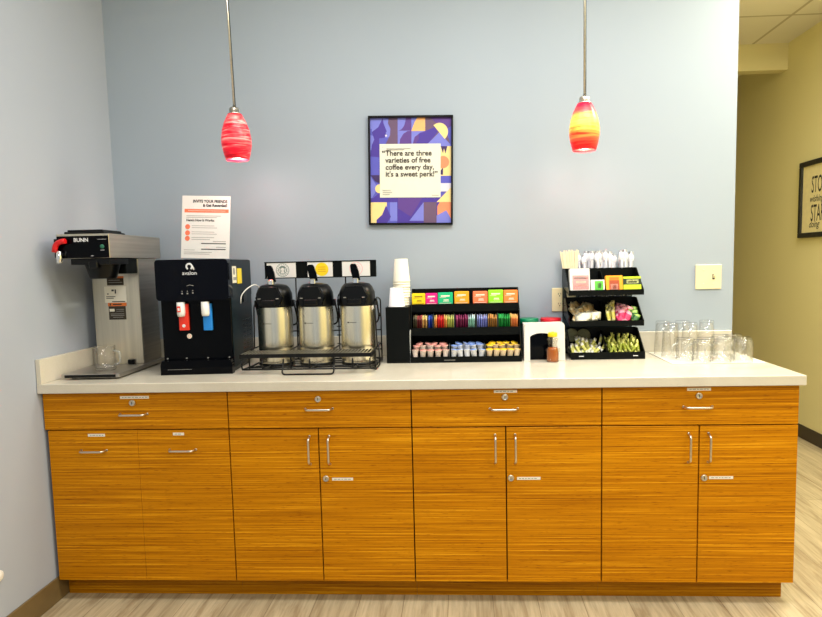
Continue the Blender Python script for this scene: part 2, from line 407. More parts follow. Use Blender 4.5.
# ------------------------------------------------------------------ wall things
# poster
px0, px1, pz0, pz1 = 1.259, 1.662, 1.5415, 2.052
po = thing('framed_poster', 'framed blue and purple art poster with a quote about free coffee on the back wall', 'poster', ((px0+px1)/2, -.001, pz0))
bm = nb(); fw_ = .009
box(bm, px0, px1, -.02, -.001, pz0, pz0+fw_, bev=.001); box(bm, px0, px1, -.02, -.001, pz1-fw_, pz1, bev=.001)
box(bm, px0, px0+fw_, -.02, -.001, pz0+fw_, pz1-fw_, bev=.001); box(bm, px1-fw_, px1, -.02, -.001, pz0+fw_, pz1-fw_, bev=.001)
obj('frame', bm, M['frame_black'], po)
AX0, AX1, AZ0, AZ1 = px0+fw_, px1-fw_, pz0+fw_, pz1-fw_
pal = {'b': (92, 92, 196), 'v': (74, 52, 158), 'm': (108, 82, 112), 'p': (126, 130, 220), 'o': (255, 190, 118), 'y': (255, 226, 150), 'c': (250, 150, 104), 'u': (96, 62, 146), 'k': (60, 36, 96), 'w': (232, 226, 236), 's': (240, 238, 218)}
keys = list(pal); pm = [simple('poster_'+k, tuple(int(v*.95) for v in pal[k]), .6, var=.02) for k in keys] + [M['brown_ink'], M['grey_ink']]
bm = nb(); lay = [0]
def U(p): return (AX0+(AX1-AX0)*p[0], AZ1-(AZ1-AZ0)*p[1])
def poly(k, pts, lift=True):
    lay[0] += 1; y = -.006-lay[0]*.00006
    vs = [bm.verts.new((U(p)[0], y, U(p)[1])) for p in pts]
    f = bm.faces.new(vs); f.material_index = keys.index(k)
def rc(k, a, b, c, d): poly(k, [(a, b), (c, b), (c, d), (a, d)])
def asp(c, r, a0=0, a1=360, n=20):   # circle in art coordinates (aspect corrected)
    return [(x, c[1]+(y-c[1])*(AX1-AX0)/(AZ1-AZ0)) for x, y in disc(c, r, n, a0, a1)]
box(bm, AX0, AX1, -.006, -.002, AZ0, AZ1, keys.index('b'))
rc('b', 0, 0, 1, 1)
poly('p', asp((.02, 0), .17, 0, 90)+[(.02, 0)]); rc('p', 0, .0, .13, .1); poly('p', asp((.0, .23), .09, -90, 90))
poly('p', asp((.2, .05), .055)); poly('p', asp((.2, .13), .07)); rc('b', 0, .36, .12, .55)
# head in profile
poly('v', [(.155, 0), (.165, .05), (.205, .125), (.19, .14), (.2, .16), (.175, .185), (.11, .19), (.11, .37), (.0, .36), (.02, .25), (.05, .2), (.02, .13), (.10, .085)])
poly('w', asp((.195, .165), .012))
poly('m', [(.23, 0), (.34, 0), (.34, .26), (.18, .26), (.245, .16), (.25, .1), (.22, .05)])
rc('u', .34, 0, .51, .12); poly('p', [(.34, 0), (.44, 0)]+[(.34+.10*math.cos(R(a)), .12*math.sin(R(a))) for a in range(0, 91, 15)][1:])
rc('p', .34, .12, .51, .26); poly('u', [(.51, .12), (.51, .26), (.36, .26), (.37, .2), (.41, .15), (.46, .125)])
rc('o', .51, 0, .68, .125); poly('p', [(.51, 0), (.58, 0), (.55, .04), (.53, .08), (.51, .12)])
rc('p', .51, .125, .7, .26); poly('u', [(.52, .26), (.55, .18), (.62, .14), (.7, .125), (.7, .26)])
rc('m', .68, 0, 1, .26); poly('u', [(.74, .0), (1, 0), (1, .13), (.9, .1), (.8, .04)]); poly('v', [(.6, .15), (.8, .09), (.84, .13), (.7, .26), (.55, .26), (.6, .2)])
poly('p', [(.85, .14), (1, .26), (1, .3), (.69, .3), (.69, .26)]); poly('b', [(.93, .12), (1, .08), (1, .3), (.97, .2)])
poly('y', [(.78, .07)]+[(.855+.105*math.cos(R(a)), .135+.085*math.sin(R(a))) for a in range(-128, 62, 10)])
rc('y', .87, .27, 1, .55); poly('c', asp((.90, .42), .075)); poly('k', [(.87, .27), (.90, .34), (.91, .29), (.93, .34), (.95, .28), (.95, .27)]); poly('k', [(.87, .5), (.9, .47), (.9, .54), (.87, .54)])
rc('b', .87, .55, 1, .62); rc('w', .87, .62, 1, .7)
poly('k', [(0, .54), (.12, .54), (.12, .62), (.06, .60)]); poly('p', [(0, .55), (.09, .66), (0, .78)]); poly('v', [(.0, .78), (.12, .70), (.12, .8), (0, .8)])
poly('y', asp((.11, .67), .055))
rc('v', .0, .76, 1, 1); rc('y', 0, .80, .22, 1); rc('b', .2, .80, .33, 1); rc('p', .24, .80, .33, .98)
poly('v', [(.19, .83), (.25, .94), (.2, 1), (.07, 1), (.07, .97), (.14, .92)])
poly('u', [(.34, .76), (.64, .76), (.5, .94), (.34, .86)]); poly('p', [(.66, .8), (.66, .98), (.48, .98)]); rc('m', .66, .8, .82, 1)
poly('y', [(1, .66), (1, .8), (.82, .8)]); poly('c', [(1, .8), (1, 1), (.83, .95), (.83, .84), (.86, .8)]); poly('p', [(.82, .93), (.94, .88), (1, .96), (1, 1), (.82, 1)])
rc('s', .115, .245, .87, .755)
ca, cb = U((.115, .245)); cy = -.0108
TX = AX0+(AX1-AX0)*.195
tm = len(keys)
for i, s in enumerate(['There are three', 'varieties of free', 'coffee every day,', 'it\'s a sweet perk!\u201d']):
    text(bm, s, .0345, front(TX-.003, cy, AZ1-(AZ1-AZ0)*(.356+.066*i)), tm, bold=.0006, squeeze=.985)
text(bm, '\u201c', .0335, front(TX-.019, cy, AZ1-(AZ1-AZ0)*.356), tm, bold=.0009)
for x, z, ww in ((.15, .275, .01), (.2, .29, .30), (.2, .30, .22), (.15, .685, .10), (.15, .705, .12), (.15, .725, .09), (.76, .735, .09)):
    q = U((x, z)); box(bm, q[0], q[0]+ww*(AX1-AX0), cy-.0002, cy, q[1]-.0012, q[1]+.0008, tm+1)
obj('poster_sheet', bm, pm, po, recalc=False)
po.rotation_euler = (0, R(1.2), 0); po.location.x -= .005; po.location.z += .004
# hall sign
hs = thing('framed_sign', 'black framed cream sign with hand-drawn black words on the hallway wall', 'sign', (XR-.001, 1.5, 1.484))
y0, y1, z0, z1 = 1.20, 1.772, 1.484, 2.029
bm = nb(); f_ = .035
for a in ((y0, y1, z0, z0+f_), (y0, y1, z1-f_, z1), (y0, y0+f_, z0+f_, z1-f_), (y1-f_, y1, z0+f_, z1-f_)):
    box(bm, XR-.026, XR-.001, a[0], a[1], a[2], a[3], bev=.003)
obj('frame', bm, simple('distressed_black_wood', (34, 34, 30), .55, var=.5, sc=40, stretch=(1, 1, .3)), hs)
bm = nb(); box(bm, XR-.012, XR-.002, y0+f_, y1-f_, z0+f_, z1-f_)
def side(y, z): return Matrix.Translation((XR-.0125, y, z)) @ Matrix.Rotation(R(-90), 4, 'Z') @ Matrix.Rotation(R(90), 4, 'X')
for s, z, sz, sh, bo, sq in (('STOP', 1.80, .165, 0, .0012, .5), ('wishing', 1.735, .066, .35, .0008, 1), ('START', 1.60, .165, 0, .0012, .5), ('doing', 1.555, .066, .35, .0008, 1)):
    text(bm, s, sz, side(1.625 if sz > .1 else 1.645, z), 1, bold=bo, shear=sh, squeeze=sq*.88)
obj('sign_board', bm, [simple('sign_cream', (226, 214, 166), .8), M['ink']], hs)
# switch plate
sw = thing('switch_plate', 'ivory two-gang wall plate with one toggle switch, right of the stacked trays', 'switch', (2.86, -.001, 1.21))
bm = nb(); box(bm, 2.801, 2.921, -.007, -.0005, 1.210, 1.326, bev=.002)
for x, z in ((2.838, 1.3), (2.838, 1.236), (2.884, 1.3), (2.884, 1.236)): lathe(bm, [(0, 0), (.0028, 0), (.0025, .001), (0, .001)], (x, -.007, z), 10, 1, M4=Matrix.Rotation(R(90), 4, 'X'))
obj('plate', bm, [M['ivory'], M['nickel']], sw)
bm = nb(); box(bm, 2.879, 2.889, -.0085, -.0068, 1.256, 1.281, 0); prism(bm, [(-.008, 1.262), (-.020, 1.274), (-.019, 1.280), (-.008, 1.274)], 2.8805, 2.8875, 'x', 1); obj('toggle', bm, [M['slot'], M['ivory']], sw)
# outlet
ou = thing('outlet_plate', 'ivory four-socket outlet plate half behind the stacked trays', 'outlet', (2.185, -.001, 1.115))
bm = nb(); box(bm, 2.126, 2.243, -.007, -.0005, 1.116, 1.229, bev=.002); obj('plate', bm, M['ivory'], ou)
for ox in (2.162, 2.208):
    for oz in (1.197, 1.150):
        bm = nb(); prism(bm, rrect(ox-.017, ox+.017, oz-.014, oz+.014, .008), -.0085, -.0065, 'y', 0)
        for dx in (-.006, .006): box(bm, ox+dx-.0012, ox+dx+.0012, -.0088, -.0084, oz, oz+.008, 1)
        prism(bm, disc((ox, oz-.006), .0028, 10), -.0088, -.0084, 'y', 1)
        obj('socket', bm, [M['ivory'], M['slot']], ou)
# small white knob low on left wall
bm = nb(); lathe(bm, [(0, 0), (.022, 0), (.02, .01), (.012, .016), (0, .017)], (0.0005, 0, 0), 20, M4=Matrix.Rotation(R(90), 4, 'Y'))
solo('wall_bumper', bm, M['white'], 'small round white bumper low on the left wall at the picture edge', 'bumper', (0, -.945, .268))

# ------------------------------------------------------------------ pendants
def shade_mat(name, stops, tiltz):
    m, t, b = new_mat(name)
    v = coords(t, (5, 5, 46), (R(tiltz), R(tiltz*.4), 0)); n = noise(t, v, 1, 4, .6, .7)
    tc = N(t, 'ShaderNodeTexCoord'); sp = N(t, 'ShaderNodeSeparateXYZ'); t.links.new(tc.outputs['Object'], sp.inputs[0])
    streak = ramp(t, n, stops['streak'])
    mr = N(t, 'ShaderNodeMapRange'); mr.inputs[1].default_value = 0; mr.inputs[2].default_value = .191; t.links.new(sp.outputs[2], mr.inputs[0])
    ad = N(t, 'ShaderNodeMath', operation='ADD'); mu = N(t, 'ShaderNodeMath', operation='MULTIPLY_ADD')
    t.links.new(n, mu.inputs[0]); mu.inputs[1].default_value = .5; mu.inputs[2].default_value = -.25
    t.links.new(mr.outputs[0], ad.inputs[0]); t.links.new(mu.outputs[0], ad.inputs[1])
    band = ramp(t, ad.outputs[0], stops['band'])
    mx = N(t, 'ShaderNodeMix', data_type='RGBA', blend_type=stops['blend']); mx.inputs[0].default_value = stops['f']
    t.links.new(band, mx.inputs[6]); t.links.new(streak, mx.inputs[7])
    t.links.new(mx.outputs[2], b.inputs['Base Color']); t.links.new(mx.outputs[2], b.inputs['Emission Color'])
    b.inputs['Emission Strength'].default_value = stops['e']; b.inputs['Roughness'].default_value = .3; b.inputs['Specular IOR Level'].default_value = .3
    return m
def pendant(x, y, zb, label, mat, glow):
    t = thing('pendant_lamp', label, 'lamp', (x, y, zb), group='hanging pendant lamps')
    T = lambda *p: (x+p[0], y+p[1], zb+p[2])
    o = [(.048, 0), (.056, .03), (.0625, .07), (.0625, .10), (.057, .14), (.047, .175), (.034, .205), (.029, .215)]
    o = [(r, z*.89) for r, z in o]
    prof = o + [(r-.003, z) for r, z in o[::-1]]
    bm = nb(); lathe(bm, prof, (0, 0, 0), 40, close=True); obj('lamp_shade', bm, mat, t, world=False)
    bm = nb(); lathe(bm, [(.027, .1915), (.028, .194), (.021, .198), (.021, .214), (.017, .219), (.007, .221), (.006, .228), (0, .228)], T(0, 0, 0), 28); obj('socket_cap', bm, M['nickel'], t)
    bm = nb(); lathe(bm, [(0, .015), (.012, .017), (.026, .028), (.031, .045), (.026, .07), (.016, .095), (.014, .13), (0, .13)], T(0, 0, 0), 24)
    obj('bulb', bm, simple('lit_bulb', (1.0, .95, .9), .4, emit=14), t)
    bm = nb(); tube(bm, [T(0, 0, .226), (x, y, CZ-.02)], .0042, 10); obj('stem', bm, M['nickel'], t)
    bm = nb(); tube(bm, [T(.006, .0, .222), T(.0065, 0, .35), (x+.0065, y, (zb+CZ)/2), (x+.006, y, CZ-.02)], .0014, 6); obj('cord', bm, M['black_matte'], t)
    bm = nb(); lathe(bm, [(0, -.022), (.03, -.022), (.055, -.012), (.06, 0), (0, 0)], (x, y, CZ), 28); obj('canopy', bm, M['nickel'], t)
    d = bpy.data.lights.new('pendant_bulb_light', 'POINT'); d.energy = 2.0; d.color = glow; d.shadow_soft_size = .02
    lo = bpy.data.objects.new('pendant_bulb_light', d); COL.objects.link(lo); lo.location = T(0, 0, .0); lo.parent = None
    return t
red_m = shade_mat('red_swirl_glass', dict(streak=[(.38, (.50, .0, .012)), (.49, (.80, .01, .03)), (.57, (.95, .13, .13)), (.67, (1, .50, .45))], band=[(0, (.9, .02, .04)), (1, (.9, .02, .04))], blend='MIX', f=.92, e=.42), 14)
yel_m = shade_mat('red_yellow_swirl_glass', dict(streak=[(.36, (.75, .10, .08)), (.48, (1, .75, .65)), (.6, (1, 1, .95))], band=[(.0, (.85, .02, .03)), (.24, (.95, .10, .04)), (.38, (1, .35, .06)), (.52, (1, .74, .10)), (.7, (1, .70, .16)), (.82, (.95, .12, .10)), (1, (.85, .01, .05))], blend='MULTIPLY', f=.85, e=.6), 10)
lp = pendant(.7405, -.33, 1.821, 'left pendant lamp with red and pink swirled glass shade', red_m, (1, .75, .68)); lp.rotation_euler = (0, R(-1.2), 0)
pendant(2.2175, -.33, 1.817, 'right pendant lamp with red glass shade swirled yellow in the middle', yel_m, (1, .75, .62))

# ------------------------------------------------------------------ coffee brewer
cm = thing('coffee_brewer', 'tall stainless steel commercial coffee brewer with red faucet handle in the corner', 'coffee machine', (.171, -.572, CT), R(2.6), None)
def O(name, bm, mats, par=None): return obj(name, bm, mats, par or cm, world=False)
bm = nb(); box(bm, -.122, .117, 0, .45, .008, .024, 0, bev=.001); box(bm, -.108, .102, -.0006, .004, .0095, .021, 1); O('base_tray', bm, [M['steel_shaded'], M['black']])
for x in (-.09, .09):
    for y in (.04, .39):
        bm = nb(); lathe(bm, [(0, 0), (.011, 0), (.012, .0078), (0, .0078)], (x, y, 0), 16); O('foot', bm, M['black'])
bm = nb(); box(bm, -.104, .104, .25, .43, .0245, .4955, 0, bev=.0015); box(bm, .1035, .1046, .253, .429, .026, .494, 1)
tw = O('tower', bm, [M['steel_h'], M['steel_shaded']])
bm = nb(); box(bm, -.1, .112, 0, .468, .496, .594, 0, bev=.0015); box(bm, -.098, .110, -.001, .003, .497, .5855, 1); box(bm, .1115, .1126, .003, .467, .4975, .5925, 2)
box(bm, -.097, .109, .004, .25, .4945, .4965, 1)
box(bm, .066, .102, -.0015, -.0009, .5705, .5715, 3); box(bm, .076, .092, -.0015, -.0009, .527, .5285, 3); box(bm, .036, .046, -.0015, -.0009, .5045, .5065, 3)
hd = O('hood', bm, [M['steel_h'], M['black_gloss'], M['steel_shaded'], M['white_ink']])
bm = nb(); text(bm, 'BUNN', .021, front(-.030, -.0016, .5625), 0, bold=.0006, gap=1.02); O('lettering', bm, M['white_ink'], hd)
bm = nb(); lathe(bm, [(0, 0), (.0085, 0), (.0085, .002), (.006, .0035), (0, .0035)], (.084, -.001, .542), 20, M4=Matrix.Rotation(R(90), 4, 'X')); 
O('start_button', bm, [colmat('green_button', (40, 110, 84)), M['white_ink']], hd)
bm = nb(); lathe(bm, [(.0, .0), (.050, .0), (.053, .01), (.066, .055), (.067, .07), (.060, .070), (.0, .066)], (.036, .085, .412), 32)
box(bm, .024, .060, -.004, .03, .455, .482, 0, bev=.004)
box(bm, -.052, .108, .006, .16, .470, .4942, 0, bev=.002)
O('brew_funnel', bm, M['black'])
bm = nb(); box(bm, -.03, .100, .150, .2495, .43, .4942, 0, bev=.002); O('spray_head', bm, M['black_matte'])
bm = nb(); box(bm, -.080, .082, .02, .20, .5945, .604, 0, bev=.003); box(bm, -.072, .072, .03, .19, .604, .612, 0, bev=.003); O('lid', bm, M['black'])
fa = thing('x', 'x', 'x'); bpy.data.objects.remove(fa)
bm = nb(); box(bm, -.108, -.098, -.006, .03, .5, .575, 0, bev=.002); lathe(bm, [(0, 0), (.010, 0), (.012, .02), (.010, .045), (.006, .05), (0, .05)], (-.082, -.018, .478), 18, 1)
tube(bm, [(-.082, -.018, .51), (-.082, .0, .515)], .008, 10, 1)
fc = O('faucet', bm, [M['black'], M['chrome']])
bm = nb(); tube(bm, fillet([(-.052, -.02, .566), (-.076, -.02, .563), (-.093, -.02, .550), (-.099, -.02, .522)], .02, 6), .0105, 12, rs=None); O('faucet_handle', bm, M['red'], fc)
bm = nb(); y = .2488
box(bm, -.038, .036, y, y+.001, .3785, .410, 1); box(bm, -.005, .037, y, y+.001, .410, .4185, 2)
box(bm, -.052, .044, y, y+.001, .3015, .3735, 0); box(bm, -.04, .043, y, y+.001, .286, .3008, 2); box(bm, -.038, .038, y, y+.001, .2255, .2855, 1)
for a, b_, c, d, k in ((-.02, -.01, .352, .360, 3), (-.006, .0, .342, .36, 3), (-.04, -.034, .338, .343, 3), (-.045, -.004, .327, .330, 3), (-.045, -.012, .320, .323, 3), (-.02, .038, .304, .308, 3), (-.032, -.026, .289, .298, 1), (-.018, .022, .291, .296, 3), (-.034, -.012, .262, .274, 0), (-.004, .03, .27, .272, 4), (-.004, .03, .262, .264, 4), (-.03, .03, .25, .252, 4), (-.03, .03, .243, .245, 4), (-.02, .025, .235, .237, 4), (-.03, .02, .40, .402, 4), (-.03, .03, .39, .392, 4)):
    box(bm, a, b_, y-.0004, y+.0002, c, d, k)
O('warning_label', bm, [M['sticker'], M['slot'], colmat('orange_label', (214, 110, 40)), M['ink'], M['grey_ink']], tw)
bm = nb(); box(bm, .036, .066, .237, .2495, .0245, .046, 0, bev=.003); box(bm, .049, .053, .236, .239, .026, .044, 0); O('outlet_plug_cover', bm, M['black'], tw)

# ------------------------------------------------------------------ glass mug builder (upright)
def mug(label, loc, rot=(0, 0, 0), group=None, handle_a=0):
    t = thing('glass_mug', label, 'mug', loc, 0, group)
    o = [(.034, 0), (.037, .004), (.039, .03), (.039, .09), (.0385, .094)]
    i = [(.0362, .094), (.0362, .03), (.034, .009), (0, .008)]
    bm = nb(); lathe(bm, [(0, 0)]+o+i, n=32); obj('cup_body', bm, M['glass'], t, world=False)
    bm = nb(); tube(bm, fillet([(.0385, 0, .076), (.066, 0, .074), (.066, 0, .028), (.0385, 0, .022)], .022, 7), .0042, 8)
    h = obj('handle', bm, M['glass_thick'], t, world=False)
    t.rotation_euler = rot
    return t
import mathutils
mug('clear glass mug standing on the coffee brewer base tray', (.181, -.478, CT+.0245), (0, 0, R(-8))).scale = (1.08, 1.08, 1.1)

# ------------------------------------------------------------------ water dispenser
wd = thing('water_dispenser', 'black countertop water dispenser with red and blue taps', 'water dispenser', (.424, -.490, CT), R(4.5))
def W(name, bm, mats, par=None): return obj(name, bm, mats, par or wd, world=False)
bm = nb(); box(bm, .003, .297, .035, .37, .012, .470, 0, bev=.004); box(bm, .296, .2985, .04, .366, .02, .466, 1)
for k in range(9):
    for j in range(3): box(bm, .2984, .2988, .20+j*.05, .24+j*.05, .06+k*.018, .066+k*.018, 0)
bd = W('cabinet_body', bm, [M['black_gloss'], M['teal_black']])
bm = nb(); prism(bm, rrect(0, .3, .314, .484, .014), 0, .06, 'y', 0); box(bm, .006, .294, .06, .372, .47, .482, 1, bev=.003)
box(bm, .298, .3, .06, .366, .318, .478, 1)
hp = W('control_panel', bm, [M['navy_gloss'], M['teal_black']])
for p in hp.data.polygons: p.use_smooth = False
bm = nb(); Y_ = -.0008
# round logo: open ring with a tail
pts = [(.143+.0115*math.cos(R(a)), Y_, .454+.0115*math.sin(R(a))) for a in range(-60, 241, 15)]
tube(bm, pts, .0042, 6); tube(bm, [(.154, Y_, .459), (.162, Y_, .441)], .0040, 6)
for v in bm.verts: v.co.y = Y_ + (v.co.y-Y_)*.08
text(bm, 'avalon', .0225, front(.113, -.0012, .420), 0, bold=.0001, gap=1.05); W('lettering', bm, M['white_ink'], hp)
bm = nb()
for x, z in ((.108, .352), (.130, .352), (.152, .354)):
    prism(bm, disc((x, z), .0022, 8), -.0006, 0, 'y', 0); box(bm, x-.003, x+.003, -.0006, 0, z-.012, z-.007, 0)
tube(bm, [(.128, -.0004, .374), (.142, -.0004, .378), (.156, -.0004, .374)], .0012, 5); W('indicator', bm, M['grey_ink'], hp)
def tap(x0, x1, zl, zt, lab, mat, mark):
    bm = nb(); box(bm, x0-.0, x1, .018, .034, zl, zt-.012, 0, bev=.002)
    if mark: prism(bm, disc(((x0+x1)/2, zl+.02), .007, 14), .0172, .0182, 'y', 1)
    lv = W('tap_lever', bm, [mat, M['white_ink']]); lv['label'] = lab
    bm = nb(); lathe(bm, [(0, 0), (.014, 0), (.0165, .01), (.0165, .06), (0, .06)], (x0+.014, .012, .246), 20)
    if mark: box(bm, x0+.004, x0+.018, -.0055, -.0035, .266, .290, 1); box(bm, x0+.007, x0+.015, -.006, -.005, .271, .283, 0)
    W('nozzle', bm, [M['white'], M['redorange']], lv)
tap(.081, .121, .186, .31, 'red hot water lever', M['redorange'], True)
tap(.182, .218, .184, .31, 'blue cold water lever', M['blue'], False)
bm = nb(); prism(bm, disc((.116, .160), .0105, 20), .0335, .035, 'y', 0); prism(bm, disc((.116, .160), .007, 16), .033, .0336, 'y', 1); prism(bm, disc((.116, .160), .0055, 16), .0328, .0331, 'y', 0); W('round_sticker', bm, [M['sticker'], M['orange_ink']])
bm = nb(); prism(bm, [(0.0, .0), (.3, .0), (.3, .040), (.294, .060), (.006, .060), (.0, .040)], 0, .034, 'y', 0); box(bm, .01, .29, .034, .3, .0, .012, 0)
for x in (.02, .10, .19, .28): prism(bm, disc((x, .066), .003, 8), .03, .034, 'y', 1)
box(bm, .03, .13, -.0006, 0, .0225, .0235, 1)
W('drip_tray', bm, [M['black_gloss'], M['grey_ink']])
bm = nb(); box(bm, .3, .3008, .065, .125, .38, .452, 0); prism(bm, [(p[0], p[1]) for p in disc((.09, .43), .016, 14)], .3006, .3012, 'x', 1); box(bm, .3006, .3012, .075, .12, .392, .405, 1)
W('energy_label', bm, [M['sticker'], M['grey_ink']])
bm = nb(); box(bm, .3008, .3018, .135, .205, .375, .442, 0); W('side_tag', bm, M['yellow'])
bm = nb(); box(bm, .2985, .304, .21, .27, .29, .34, 0, bev=.002); W('inlet_port', bm, M['black'])
# table sign on the dispenser
sg = thing('flyer_sign', 'white paper flyer in a clear stand on top of the water dispenser', 'sign', (.549, -.27, 1.3968), R(1), None)
sg.scale = (.97, .97, .99)
sgM = Matrix.Translation((0, 0, .006)) @ Matrix.Rotation(R(2.2), 4, 'Y') @ Matrix.Rotation(R(-6), 4, 'X')
bm = nb(); box(bm, -.114, .114, .002, .004, 0, .286)
bm.transform(sgM); box(bm, -.114, .114, -.03, .05, .0, .0012); obj('stand', bm, M['glass'], sg, world=False)
bm = nb(); box(bm, -.113, .112, 0, .0015, .001, .284, 0)
def st(x0, x1, z, h=.0022, mi=1): box(bm, x0, x1, -.0004, 0, z-h/2, z+h/2, mi)
text(bm, 'INVITE YOUR FRIENDS', .0185, front(.098, -.0005, .253), 2, 'RIGHT', bold=.0007, gap=1.0, squeeze=.86)
text(bm, '& Get Rewarded!', .0185, front(.098, -.0005, .235), 2, 'RIGHT', bold=.0007, squeeze=.86)
box(bm, -.101, .105, -.0004, 0, .208, .224, 3)
box(bm, -.085, .09, -.0006, -.0003, .2155, .2168, 0)
text(bm, "Here's How It Works:", .0155, front(-.092, -.0005, .168), 2, bold=.0005, squeeze=.93)
st(-.092, .07, .193); st(-.092, .05, .186)
for z in (.143, .115, .090):
    prism(bm, disc((-.085, z), .0115, 20), -.0004, 0, 'y', 3)
    st(-.066, .04, z+.005); st(-.066, .052 if z > .1 else .02, z-.004)
for z, a in ((.078, .035), (.068, -.02), (.052, .05), (.042, -.02)): st(a, .095, z, .004 if a < 0 else .0025, 2 if a < 0 else 1)
st(-.1, -.05, .038); st(-.1, .03, .028); st(-.1, .02, .02)
bm.transform(sgM); obj('flyer', bm, [M['paper'], M['grey_ink'], M['ink'], M['orange_ink']], sg, world=False)
# white cable
bm = nb(); tube(bm, fillet([(.7155, -.31, 1.20), (.718, -.31, 1.235), (.735, -.29, 1.262), (.765, -.26, 1.285), (.775, -.17, 1.25), (.772, -.08, 1.10), (.77, -.05, .917)], .05, 6), .0028, 8)
solo('cable', bm, M['white'], 'thin white cable arching from the side of the water dispenser', 'cable')

# ------------------------------------------------------------------ airpots and rack
AY = -.275
def airpot(x, label):
    t = thing('airpot', label, 'airpot', (x, AY, .9195), R(rnd.uniform(-2, 2)), 'airpots in the wire rack')
    P = lambda n, b, m, par=None: obj(n, b, m, par or t, world=False)
    bm = nb(); lathe(bm, [(0, 0), (.074, 0), (.078, .004), (.078, .014), (0, .014)], n=48); P('base_ring', bm, M['black'])
    bm = nb(); lathe(bm, [(.0755, .0143), (.0765, .02), (.0765, .262), (.0755, .266)], n=64); bd = P('body', bm, M['steel'])
    bm = nb()
    for a in range(-34, -14, 3):
        pass
    def arc(a0, a1, z0, z1, mi=0):
        n = max(1, int((a1-a0)/3)); r = .0769
        for i in range(n):
            q = [a0+(a1-a0)*i/n, a0+(a1-a0)*(i+1)/n]
            vs = [bm.verts.new((r*math.sin(R(a)), -r*math.cos(R(a)), z)) for a, z in ((q[0], z0), (q[1], z0), (q[1], z1), (q[0], z1))]
            bm.faces.new(vs)
    arc(-27, -22, .189, .195); arc(-20, 4, .191, .193)
    P('maker_mark', bm, M['slot'], bd)
    bm = nb(); lathe(bm, [(0, .262), (.0785, .2625), (.0795, .27), (.0795, .305), (.078, .322), (.068, .345), (.056, .358), (.03, .364), (0, .365)], n=48); 
    prism(bm, [(-.045, .268), (.045, .268), (.058, .306), (.034, .350), (-.034, .350), (-.058, .306)], -.084, -.03, 'y', 0)
    box(bm, -.03, .03, -.092, -.06, .272, .296, 0, bev=.004)
    hd = P('pump_lid', bm, M['black'])
    bm = nb(); box(bm, -.009, .015, -.056, -.018, .360, .384, 0, bev=.003); P('hinge', bm, M['chrome'], hd)
    bm = nb(); prism(bm, [(-.008, .374), (.022, .374), (.017, .412), (.008, .438), (.002, .446), (-.015, .446), (-.020, .439), (-.018, .415)], -.045, -.033, 'y', 0)
    P('pump_lever', bm, M['black_gloss'], hd)
    for s in (-1, 1):
        bm = nb(); box(bm, s*.083-.006, s*.083+.006, -.014, .014, .262, .292, 0, bev=.003)
        P('lug', bm, M['black'], hd)
        bm = nb(); box(bm, s*.04-.005, s*.04+.005, -.0925, -.08, .3005, .3035, 0); P('latch', bm, M['grey_ink'], hd)
    bm = nb(); tube(bm, fillet([(-.087, 0, .28), (-.09, .045, .20), (-.07, .086, .17), (.07, .086, .17), (.09, .045, .20), (.087, 0, .28)], .04, 6), .004, 8); P('carry_handle', bm, M['black'])
    return t
airpot(.857, 'steel airpot nearest the water dispenser, in front of the green round logo card')
airpot(1.043, 'steel airpot in the middle, in front of the yellow round logo card')
airpot(1.230, 'steel airpot nearest the paper cups, in front of the pink logo card')
rk = thing('airpot_rack', 'black wire rack with drip shelf and sign bar holding three airpots', 'rack', (1.045, -.3, CT))
rx0, rx1 = .768, 1.318
bm = nb(); zr = CT+.0022
for y in (-.375, -.30, -.225, -.165): tube(bm, [(rx0, y, CT+.0026), (rx1, y, CT+.0026)], .0022, 6)
tube(bm, fillet([(rx0, -.385, CT+.012), (rx1, -.385, CT+.012), (rx1, -.16, CT+.012), (rx0, -.16, CT+.012)], .01, closed=True), .0042, 8, closed=True)
for x in (rx0, .95, 1.137, rx1):
    tube(bm, fillet([(x, -.385, CT+.004), (x, -.385, 1.0), (x, -.16, 1.0), (x, -.16, CT+.004)], .02), .0035, 8)
obj('base_frame', bm, M['wire'], rk)
bm = nb()
for x in (.95, 1.137):
    tube(bm, fillet([(x-.010, -.19, CT+.012), (x-.010, -.19, 1.22), (x, -.19, 1.235), (x+.010, -.19, 1.22), (x+.010, -.19, CT+.012)], .012), .003, 8)
    for z in (.96, 1.0, 1.04, 1.08, 1.12, 1.16): tube(bm, [(x-.02, -.19, z), (x+.02, -.19, z)], .0026, 6)
for z in (.97, 1.06): tube(bm, [(rx0, -.175, z), (rx1, -.175, z)], .003, 6)
for s, x in ((1, rx1), (-1, rx0)):
    tube(bm, fillet([(x, -.16, .93), (x, -.16, 1.20), (x-.006*s, -.24, 1.215), (x-.006*s, -.31, 1.19), (x, -.31, 1.0)], .02), .003, 8)
lathe(bm, [(0, 0), (.009, 0), (.009, .012), (0, .012)], (rx1, -.24, 1.135), 12, M4=Matrix.Rotation(R(90), 4, 'Y'))
obj('wire_divider', bm, M['wire'], rk)
bm = nb()
zt = .998
box(bm, rx0, rx1, -.503, -.50, .984, 1.0, 0); box(bm, rx0, rx1, -.390, -.386, .985, 1.0, 0)
for x in (rx0, rx1-.004): box(bm, x, x+.004, -.50, -.39, .98, 1.0, 0)
n = 38
for i in range(n):
    x = rx0+.008+(rx1-rx0-.016)*i/(n-1); box(bm, x-.0016, x+.0016, -.50, -.39, .9985, 1.001, 1)
obj('drip_shelf', bm, [M['wire'], simple('glint_grate_metal', (200, 195, 176), .3, metal=.8)], rk)  # slats coloured pale, painting glints onto the black wire grate
bm = nb()
for x in (rx0+.006, .86, 1.06, 1.24, rx1-.006): tube(bm, fillet([(x, -.495, .978), (x, -.495, .935), (x, -.385, .93)], .015), .0035, 8)
tube(bm, [(rx0+.006, -.495, .935), (rx1-.006, -.495, .935)], .0035, 8)
